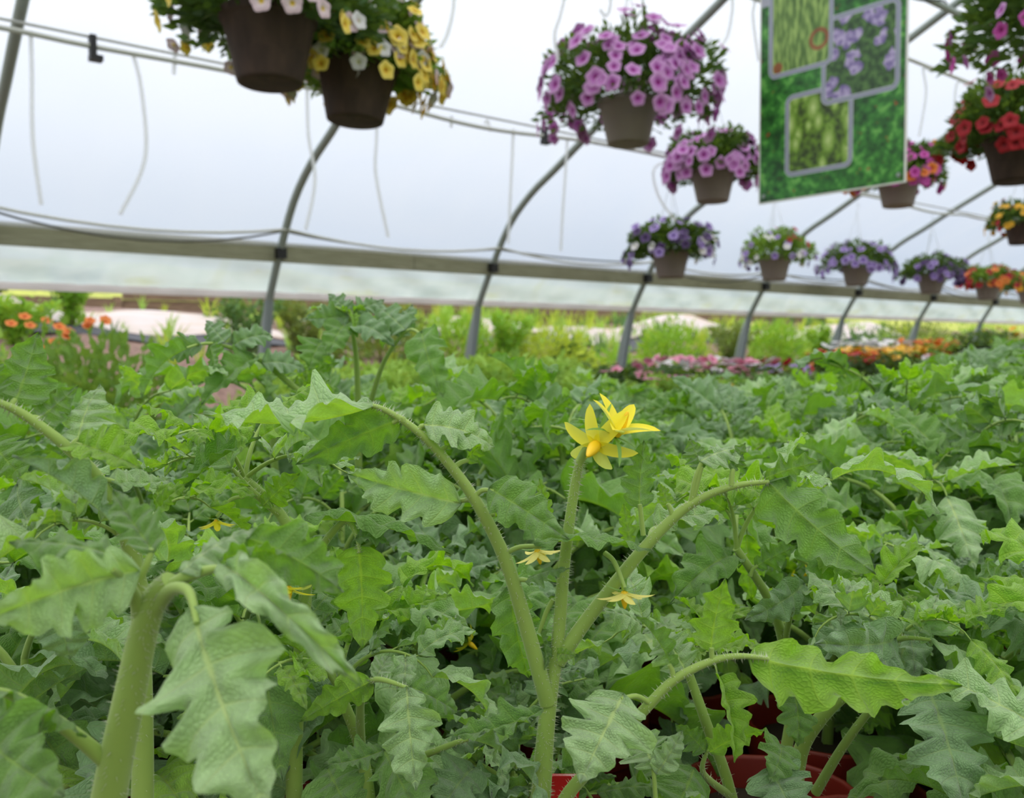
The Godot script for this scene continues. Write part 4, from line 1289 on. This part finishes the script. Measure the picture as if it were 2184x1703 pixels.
func baskets() -> void:
	var TOP := .26
	var pot := basket_pot(TOP)
	var P := {
		"purple": petunia(Color(.30, .01, .22), Color(.46, .12, .46), Color(.62, .34, .62)),
		"violet": petunia(Color(.10, .03, .22), Color(.24, .15, .46), Color(.42, .32, .62)),
		"white": petunia(Color(.55, .55, .30), Color(.78, .76, .78), Color(.80, .78, .80)),
		"yellow": petunia(Color(.60, .30, .01), Color(.85, .60, .04), Color(.88, .72, .16)),
		"blush": petunia(Color(.70, .50, .05), Color(.74, .60, .62), Color(.72, .54, .60)),
		"red": petunia(Color(.20, .0, .01), Color(.38, .004, .015), Color(.44, .008, .02)),
		"orange": petunia(Color(.50, .05, .01), Color(.75, .18, .02), Color(.80, .25, .04)),
		"magenta": petunia(Color(.30, .01, .16), Color(.48, .03, .30), Color(.58, .10, .42)),
		"pink": petunia(Color(.50, .03, .14), Color(.70, .22, .34), Color(.75, .36, .45)),
		"dark": petunia(Color(.02, .01, .04), Color(.06, .03, .12), Color(.12, .06, .20)),
		"gold": petunia(Color(.60, .20, .01), Color(.80, .42, .02), Color(.85, .52, .04)),
	}
	M.flowers = P
	# px, bottom py, top width px, pot, foliage radius x, height, palette, flowers, size, label, leaf, tilt, hanger
	var list := [
		[576, 182, 205, "brown", .27, .21, ["blush", "blush", "white", "yellow"], 80, .027, "brown hanging basket at top left with sparse pale pink flowers", "vine", Vector2(0, 0)],
		[757, 262, 180, "brown", .215, .21, ["yellow", "yellow", "yellow", "blush", "yellow", "white"], 300, .031, "brown hanging basket full of yellow and blush flowers", "vine_light", Vector2(.06, .02)],
		[1340, 310, 132, "taupe", .34, .29, ["purple"], 190, .038, "taupe hanging basket overflowing with pink-purple petunias left of the sign", "vine", Vector2(0, 0)],
		[1520, 432, 100, "taupe", .26, .20, ["purple"], 120, .038, "taupe hanging basket of pink-purple petunias half behind the sign", "vine", Vector2(0, 0)],
		[1915, 442, 93, "taupe", .24, .18, ["magenta", "orange", "magenta"], 120, .032, "taupe hanging basket of magenta and orange flowers right behind the sign", "vine", Vector2(0, 0)],
		[2168, 390, 140, "brown", .26, .22, ["red"], 150, .030, "brown hanging basket of deep red flowers at the right edge", "vine", Vector2(0, 0)],
		[2176, 522, 66, "brown", .24, .18, ["red", "gold", "gold"], 70, .028, "small dark hanging basket of red and yellow flowers at right", "vine", Vector2(0, 0)],
		[2300, 190, 200, "brown", .29, .30, ["magenta", "purple"], 60, .026, "hanging basket of violet-magenta petunias cut by the upper right corner", "vine", Vector2(0, 0)],
		[1430, 594, 84, "taupe", .27, .19, ["violet", "white", "violet", "dark"], 95, .034, "taupe hanging basket of mixed purple and white flowers above the hip board", "vine", Vector2(0, 0)],
		[1651, 599, 72, "taupe", .25, .20, ["white", "violet", "red"], 80, .028, "taupe hanging basket with airy white blooms and a red-orange cluster", "vine_light", Vector2(0, 0)],
		[1826, 610, 64, "taupe", .28, .19, ["violet"], 90, .036, "taupe hanging basket of violet flowers, third of the low row", "vine", Vector2(0, 0)],
		[1985, 627, 60, "taupe", .27, .17, ["dark", "violet"], 90, .036, "taupe hanging basket of very dark purple flowers, fourth of the low row", "vine", Vector2(0, 0)],
		[2106, 640, 55, "taupe", .27, .15, ["red", "orange", "red"], 100, .036, "taupe hanging basket of red and orange flowers, fifth of the low row", "vine_light", Vector2(0, 0)],
		[2196, 648, 52, "taupe", .26, .15, ["orange", "gold"], 60, .030, "hanging basket of orange flowers touching the right edge", "vine", Vector2(0, 0)],
	]
	var n := 0
	for b in list:
		var z: float = FOC * TOP / b[2]
		var p := at(b[0], b[1], z)
		var t := thing("hanging_basket", b[9], "basket", p, "hanging baskets")
		t.rotation = Vector3(b[11].y, 0, -b[11].x)
		part(t, "pot", pot, M[b[3]])
		var r := RandomNumberGenerator.new()
		r.seed = 900 + n
		var h: float = b[5]
		var fo := foliage(2800 if z < 6 else 1800, b[4], h, .042, .5, 700 + n, 0)
		part(t, "foliage", fo.mesh(), M[b[10]], Transform3D(Basis(), Vector3(0, TOP * .66, 0))).set_meta("kind", "stuff")
		var pal: Array = b[6]
		for i in b[7]:
			var a := r.randf() * TAU
			var u := r.randf_range(-.34, .96)
			var el := asin(u)
			var rr := 1.10 + r.randf_range(-.08, .08)
			rr *= 1.0 + .16 * sin(a * 3.0 + 700 + n) * cos(el * 4.0 + 700 + n)
			var d := Vector3(cos(a) * cos(el), sin(el), sin(a) * cos(el))
			var q := Vector3(d.x * b[4] * rr, TOP * .66 + d.y * h * rr, d.z * b[4] * rr)
			var f := (d * Vector3(1, .9, 1) + Vector3(r.randf() - .5, r.randf() * .5 - .1, r.randf() - .5) * .8).normalized()
			var which: String = pal[r.randi() % pal.size()]
			if n == 9: which = "red" if (d - Vector3(.1, .75, .55)).length() < .62 else ["white", "violet"][r.randi() % 2]
			var sx := f.cross(Vector3(.1, 1, .2)).normalized()
			var s: float = b[8] * r.randf_range(.8, 1.15)
			part(t, "flower", P[which], M.flower, Transform3D(Basis(sx * s, f.cross(sx) * -s, f * s), q))
		# wire hanger with hook
		var mb := MB.new()
		var apex := Vector3(0, TOP * .7 + .46, 0)
		for k in 3:
			var a := TAU * k / 3 + .5 + n
			mb.tube([Vector3(cos(a) * TOP * .49, TOP * .66, sin(a) * TOP * .49), apex], [.0018], 5)
		var hk := []
		for k in 12: hk.append(apex + Vector3(.012 * sin(k * .5), .02 * k * .35, 0) + Vector3(.014 * (1 - cos(k * .5)), 0, 0))
		mb.tube(hk, [.002], 5)
		mb.tube([hk[11], Vector3(hk[11].x, profile_y(p.z) - p.y - .03, hk[11].z)], [.0015], 5)
		part(t, "hanger", mb.mesh(), M.wire)
		n += 1

# ------------------------------------------------------------------ sign
func sign_texture() -> ImageTexture:
	var w := 512
	var h := 1024
	var im := Image.create(w, h, false, Image.FORMAT_RGB8)
	var a := FastNoiseLite.new(); a.seed = 1; a.frequency = .022; a.fractal_octaves = 5; a.fractal_gain = .6
	var b := FastNoiseLite.new(); b.seed = 2; b.frequency = .006; b.fractal_octaves = 3
	var s := FastNoiseLite.new(); s.seed = 3; s.frequency = .035; s.fractal_octaves = 3
	var cl := FastNoiseLite.new(); cl.seed = 4; cl.noise_type = FastNoiseLite.TYPE_CELLULAR; cl.frequency = .016; cl.fractal_type = FastNoiseLite.FRACTAL_NONE; cl.cellular_return_type = FastNoiseLite.RETURN_DISTANCE
	var H := 1.22
	var W := .61
	# frames: u0, u1, v0, v1 (metres from the bottom), kind; later ones lie on top
	var fr := [[.19, .67, .085, .41, 3], [.45, .965, .335, .67, 2], [.06, .53, .49, 1.0, 1]]
	var rr := RandomNumberGenerator.new(); rr.seed = 12
	var balls := []
	var leaves := []
	for i in 26: balls.append(Vector3(rr.randf_range(.45, .97) * W, rr.randf_range(.34, .66), rr.randf_range(.016, .032)))
	for i in 22: leaves.append(Vector3(rr.randf_range(.2, .66) * W, rr.randf_range(.11, .40), rr.randf_range(.014, .03)))
	for y in h:
		for x in w:
			var u := float(x) / w
			var v := (1.0 - float(y) / h) * H
			var t := clampf(a.get_noise_2d(x, y) * .9 + b.get_noise_2d(x, y) * .5 + .5, 0, 1)
			var c := Color(.08, .28, .09).lerp(Color(.32, .66, .24), t)
			if t > .72: c = c.lerp(Color(.55, .75, .40), (t - .72) * 2.0)
			if a.get_noise_2d(x + 900, y + 300) > .52: c = Color(.62, .28, .14)
			if u < .07 and v > .79 or v > 1.06: c = Color(.66, .67, .72)
			for f in fr:
				var cu: float = (f[0] + f[1]) / 2 * W
				var cv: float = (f[2] + f[3]) / 2
				var hx: float = (f[1] - f[0]) / 2 * W
				var hy: float = (f[3] - f[2]) / 2
				var q := Vector2(absf(u * W - cu) - hx + .035, absf(v - cv) - hy + .035)
				var d := Vector2(maxf(q.x, 0), maxf(q.y, 0)).length() + minf(maxf(q.x, q.y), 0) - .035
				if d > 0: continue
				if d > -.019:
					var e := absf(d + .0095) / .0095
					c = Color(.56, .57, .66).lerp(Color(.80, .82, .84), e * e)
					continue
				var k: float = clampf(.5 + .9 * s.get_noise_2d(x * (1.0 if f[4] != 1 else 1.6), y * (1.0 if f[4] != 1 else .35)), 0, 1)
				if f[4] == 1:
					c = Color(.28, .42, .16).lerp(Color(.66, .78, .42), k)
					if absf(u - .455) < .022 and v > .78: c = Color(.12, .14, .08)
					if Vector2((u - .13) * W, v - .53).length() < .022 or absf(Vector2((u - .43) * W, v - .60).length() - .035) < .008: c = c.lerp(Color(.62, .26, .16), .7)
				elif f[4] == 2:
					c = Color(.14, .26, .12).lerp(Color(.36, .52, .26), k)
					for o in balls:
						var e2: float = Vector2(u * W - o.x, v - o.y).length() + (k - .5) * .014
						if e2 < o.z: c = Color(.44, .38, .60).lerp(Color(.76, .70, .84), clampf(k * 1.2 - e2 * 5.0 + .1, 0, 1))
				else:
					c = Color(.16, .22, .08).lerp(Color(.46, .62, .18), k)
					for o in leaves:
						var e3: float = Vector2(u * W - o.x, (v - o.y) * .55).length() + (k - .5) * .012
						if e3 < o.z: c = Color(.42, .58, .16).lerp(Color(.80, .88, .58), clampf(1.0 - e3 / o.z + (k - .5) * .6, 0, 1))
			im.set_pixel(x, y, c)
	return ImageTexture.create_from_image(im)

func sign_board() -> void:
	var bl := at(1619, 437, 3.67)
	var br := at(1932, 390, 3.20)
	br.y = bl.y
	var t := thing("hanging_sign", "tall green printed herb sign with three framed plant pictures hanging from the roof", "sign", (bl + br) / 2)
	var x := (br - bl).normalized()
	var W := bl.distance_to(br)
	var H := 1.22
	t.basis = Basis(x, Vector3.UP, x.cross(Vector3.UP))
	var mb := MB.new()
	mb.box(Vector3(0, H / 2, 0), Vector3(W, H, .008))
	part(t, "board", mb.mesh(), M.tag_white)
	mb = MB.new()
	var i0 := mb.add(Vector3(-W / 2 + .006, .006, .0046), Vector3.BACK, Vector2(0, 1)); var i1 := mb.add(Vector3(W / 2 - .006, .006, .0046), Vector3.BACK, Vector2(1, 1))
	var i2 := mb.add(Vector3(W / 2 - .006, H - .006, .0046), Vector3.BACK, Vector2(1, 0)); var i3 := mb.add(Vector3(-W / 2 + .006, H - .006, .0046), Vector3.BACK, Vector2(0, 0))
	mb.quad(i0, i3, i2, i1)
	var pm := mat(Color.WHITE, .35)
	pm.albedo_texture = sign_texture()
	part(t, "print", mb.mesh(), pm)
	for s in [-1, 1]:
		mb = MB.new()
		mb.tube([Vector3(s * (W / 2 - .05), H - .02, .006), Vector3(s * (W / 2 - .05), H + .35, .006)], [.002], 5)
		part(t, "hanging_wire", mb.mesh(), M.wire)
		mb = MB.new()
		mb.tube([Vector3(s * (W / 2 - .025), .03, .004), Vector3(s * (W / 2 - .025), .03, .008)], [.008], 12)
		part(t, "grommet", mb.mesh(), M.steel)

# ------------------------------------------------------------------ drip irrigation line
func irrigation() -> void:
	var pz := -3.62
	var py := 2.235
	var t := thing("irrigation_line", "grey overhead irrigation line with dangling white drip tubes along the arches", "pipe")
	var mb := MB.new()
	mb.tube([Vector3(-3.5, py + .02, pz), Vector3(4.6, py, pz), Vector3(12.9, py, pz)], [.006], 7)
	part(t, "support_wire", mb.mesh(), M.wire)
	mb = MB.new()
	var pts := []
	for i in 130:
		var x := -3.5 + i * .126
		var f := fposmod((x - FIRST_HOOP) / BAY, 1.0)
		pts.append(Vector3(x, py - .022 - .035 * (.5 + .5 * sin(x * 2.6 + 1.2)) * sin(PI * f), pz + .012))
	mb.tube(pts, [.010], 8)
	part(t, "pipe", mb.mesh(), M.pipe)
	for c in [[195, 65], [1158, 268]]:
		var p := on_plane(c[0], c[1], pz)
		mb = MB.new()
		mb.box(Vector3(p.x, py - .03, pz + .01), Vector3(.022, .085, .035))
		mb.box(Vector3(p.x + .01, py - .07, pz + .01), Vector3(.045, .02, .04))
		part(t, "clamp", mb.mesh(), M.black)
	var tubes := [
		[[65, 55], [68, 160], [70, 300], [88, 437]], [[284, 92], [300, 180], [312, 300], [300, 370], [256, 457]], [[373, 92], [373, 120], [371, 158]],
		[[655, 185], [658, 290], [672, 385], [652, 490]], [[806, 195], [803, 300], [802, 375], [828, 506]], [[963, 222], [963, 250], [962, 272]], [[1034, 232], [1040, 258], [1046, 280]],
		[[1095, 255], [1093, 330], [1088, 430], [1084, 520]], [[1210, 275], [1206, 370], [1200, 455], [1196, 535]], [[1440, 330], [1395, 360], [1405, 420], [1440, 470]],
	]
	for u in tubes:
		mb = MB.new()
		var p := []
		for q in u: p.append(on_plane(q[0], q[1], pz))
		p[0].y = py - .03
		mb.tube(curve(p, 5), [.008], 7)
		part(t, "drip_tube", mb.mesh(), M.drip)
	# a second line higher up, of which only the tubes hang into view
	t = thing("irrigation_line", "second higher drip line whose white tubes hang in above the purple baskets", "pipe")
	pz = -2.55
	py = 2.66
	mb = MB.new()
	mb.tube([Vector3(-3.5, py, pz), Vector3(4.6, py, pz), Vector3(12.9, py, pz)], [.010], 8)
	part(t, "pipe", mb.mesh(), M.pipe)
	for u in [[[1215, -60], [1196, 30], [1183, 75], [1190, 130]], [[1300, -60], [1302, 10], [1292, 34], [1280, 20]], [[1370, -60], [1372, 20], [1380, 70]], [[1560, -60], [1562, 20], [1550, 80], [1520, 118]], [[965, -60], [968, 10], [955, 70], [940, 100]], [[1610, -60], [1606, 40], [1618, 130]], [[2100, -60], [2075, 120], [2040, 180], [2036, 290]], [[1990, 40], [1970, 100], [1975, 200], [1960, 290]]]:
		mb = MB.new()
		var p := []
		for q in u: p.append(on_plane(q[0], q[1], pz))
		for i in p.size(): p[i].y = minf(p[i].y, py - .02)
		p.insert(0, Vector3(p[0].x, py, pz))
		mb.tube(curve(p, 5), [.007], 7)
		part(t, "drip_tube", mb.mesh(), M.drip)

func on_plane(px: float, py: float, z: float) -> Vector3:
	var d := at(px, py, 1.0) - cam.position
	return cam.position + d * (z / d.z)

# ------------------------------------------------------------------ plants beyond the tomato bench
func beyond_the_bench() -> void:
	var r := RandomNumberGenerator.new()
	r.seed = 55
	# leafy herb pots on the middle bench
	var fol := []
	for i in 4: fol.append(foliage(420, .12, .20, .034, .45, 40 + i, 1 if i % 2 == 0 else 0).mesh())
	pot_kit()
	var cnt := 0
	for iz in 7:
		var seat := 0
		for ix in 44:
			var p := Vector3(.3 + ix * .18 + r.randf_range(-.03, .03), .74, -2.95 + iz * .19 + r.randf_range(-.03, .03))
			var q := pix(p + Vector3.UP * .25)
			if q.x < 560 or q.x > 2300: continue
			if q.x < 800 and r.randf() < .5: continue
			if q.x > 1300 and q.z > 3.6: continue
			seat += 1
			var blue := q.x > 1500 or (q.x < 420 and r.randf() < .7)
			var m: Material = M.herb_blue if blue and r.randf() < .7 else (M.herb if r.randf() < .85 else M.vine_light)
			var t := thing("herb_plant", ("greyish-green" if m == M.herb_blue else ("light green" if m == M.herb else "mid-green")) + " bushy potted herb on the middle bench, %s row from back, %s from left" % [ordinal(iz + 1), ordinal(seat)], "plant", p, "herb pots on the middle bench, " + ("greyish" if m == M.herb_blue else ("light" if m == M.herb else "mid green")))
			part(t, "pot", M.pot_mesh, M.tray)
			var k := r.randf_range(.75, 1.1) * (.62 if q.x > 1230 else .95)
			part(t, "foliage", fol[r.randi() % 4], m, Transform3D(Basis(Vector3.UP, r.randf() * TAU).scaled(Vector3(k, k, k)), Vector3(0, .1, 0))).set_meta("kind", "stuff")
			cnt += 1
	# red-flowered plants at the left
	for s in [[130, 800, 2.5, .20, .30], [235, 815, 2.35, .20, .27], [20, 810, 2.45, .2, .24]]:
		var p := at(s[0], s[1], s[2])
		p.y = .74
		var t := thing("geranium", "dark leafy plant with small orange-red flowers at left, %s" % {130: "the tallest one", 235: "the right one", 20: "at the picture edge"}[s[0]], "plant", p)
		part(t, "pot", M.pot_mesh, M.tray)
		part(t, "foliage", foliage(900, s[3], s[4], .034, .6, s[0], 0).mesh(), M.vine_light if s[0] != 20 else M.herb, Transform3D(Basis(), Vector3(0, .09, 0))).set_meta("kind", "stuff")
		for i in (9 if s[0] == 130 else 3):
			var a := r.randf() * TAU
			part(t, "flower", M.flowers.orange, M.flower, Transform3D(Basis(Vector3.RIGHT, -.9).scaled(Vector3.ONE * .017), Vector3(cos(a) * s[3] * .6, s[4] + .10 + r.randf() * .03, sin(a) * s[3] * .6)))
	# flower flats: px, py, depth, palettes, words, yaw, lift
	var flats := [
		[1455, 790, 4.3, ["pink", "white"], "flat of pale pink and white flowers, left of the pair"],
		[1550, 792, 4.2, ["pink", "pink", "white"], "flat of pink flowers, right of the pair"],
		[1340, 790, 3.9, ["pink"], "small flat with a few hot pink flowers beside the third arch"],
		[1640, 792, 4.6, ["violet", "red"], "flat of small violet and dark red flowers"],
		[1790, 770, 5.0, ["red", "orange"], "flat of red-orange marigolds at the near end of the bright row"],
		[1850, 762, 5.4, ["gold"], "flat of golden marigolds, left one"],
		[1925, 757, 5.8, ["gold"], "flat of golden marigolds, right one"],
		[1830, 748, 6.0, ["white"], "flat of white flowers behind the golden marigolds, left one"],
		[1890, 742, 6.3, ["white"], "flat of white flowers behind the golden marigolds, right one"],
		[1975, 742, 6.4, ["orange"], "flat of orange marigolds at the far end of the bright row"],
		[2040, 775, 5.4, ["red", "white", "pink"], "flat of mixed dark red and white flowers at right"],
		[1465, 830, 3.3, ["red", "magenta"], "flat with a few crimson flowers near the middle bench"],
		[1455, 862, 2.6, ["yellow"], "low flat with bright yellow flowers behind the tomato bench"],
		[2105, 715, 6.6, ["gold"], "single small flat of yellow flowers near the right arches"],
	]
	var tray := tray_shape(.52, .26, .06)
	var n := 0
	for f in flats:
		var p := at(f[0], f[1], f[2]) - Vector3.UP * .15
		var t := thing("flower_flat", f[4], "flower flat", p, "flats of bedding flowers")
		part(t, "tray", tray, M.tray)
		part(t, "foliage", flat_foliage(60 + n).mesh(), M.vine if n % 3 else M.vine_light, Transform3D(Basis(), Vector3(0, .05, 0))).set_meta("kind", "stuff")
		var few: int = {2: 12, 11: 8, 12: 20, 13: 6}.get(n, 60)
		for i in few:
			var s := r.randf_range(.024, .034)
			var tilt := Basis(Vector3.UP, r.randf() * TAU) * Basis(Vector3.RIGHT, -PI / 2 + r.randf_range(-.2, .9))
			part(t, "flower", M.flowers[f[3][r.randi() % f[3].size()]], M.flower, Transform3D(tilt.scaled(Vector3.ONE * s), Vector3(r.randf_range(-.26, .26), r.randf_range(.13, .21), r.randf_range(-.14, .14))))
		# a plain stand under the flat
		var mb := MB.new()
		mb.box(Vector3(0, -.018, 0), Vector3(.54, .03, .28))
		var up := p.y - .80
		if up > .03:
			for sx in [-1, 1]:
				for sz in [-1, 1]: mb.box(Vector3(sx * .24, -up / 2, sz * .11), Vector3(.03, up, .03))
			solo("flat_riser", mb.mesh(), M.bench, p, "low wooden riser under the " + f[4].split(",")[0].split(" behind")[0].split(" beside")[0].split(" at ")[0] + (", further one" if n in [6, 8] else ""), "riser", "risers on the far bench")
		n += 1
	print("herbs ", cnt)

func flat_foliage(seed_: int) -> MB:
	var r := RandomNumberGenerator.new()
	r.seed = seed_
	var mb := foliage(420, .14, .11, .04, .45, seed_, 2)
	for i in mb.v.size(): mb.v[i].x *= 1.95
	return mb
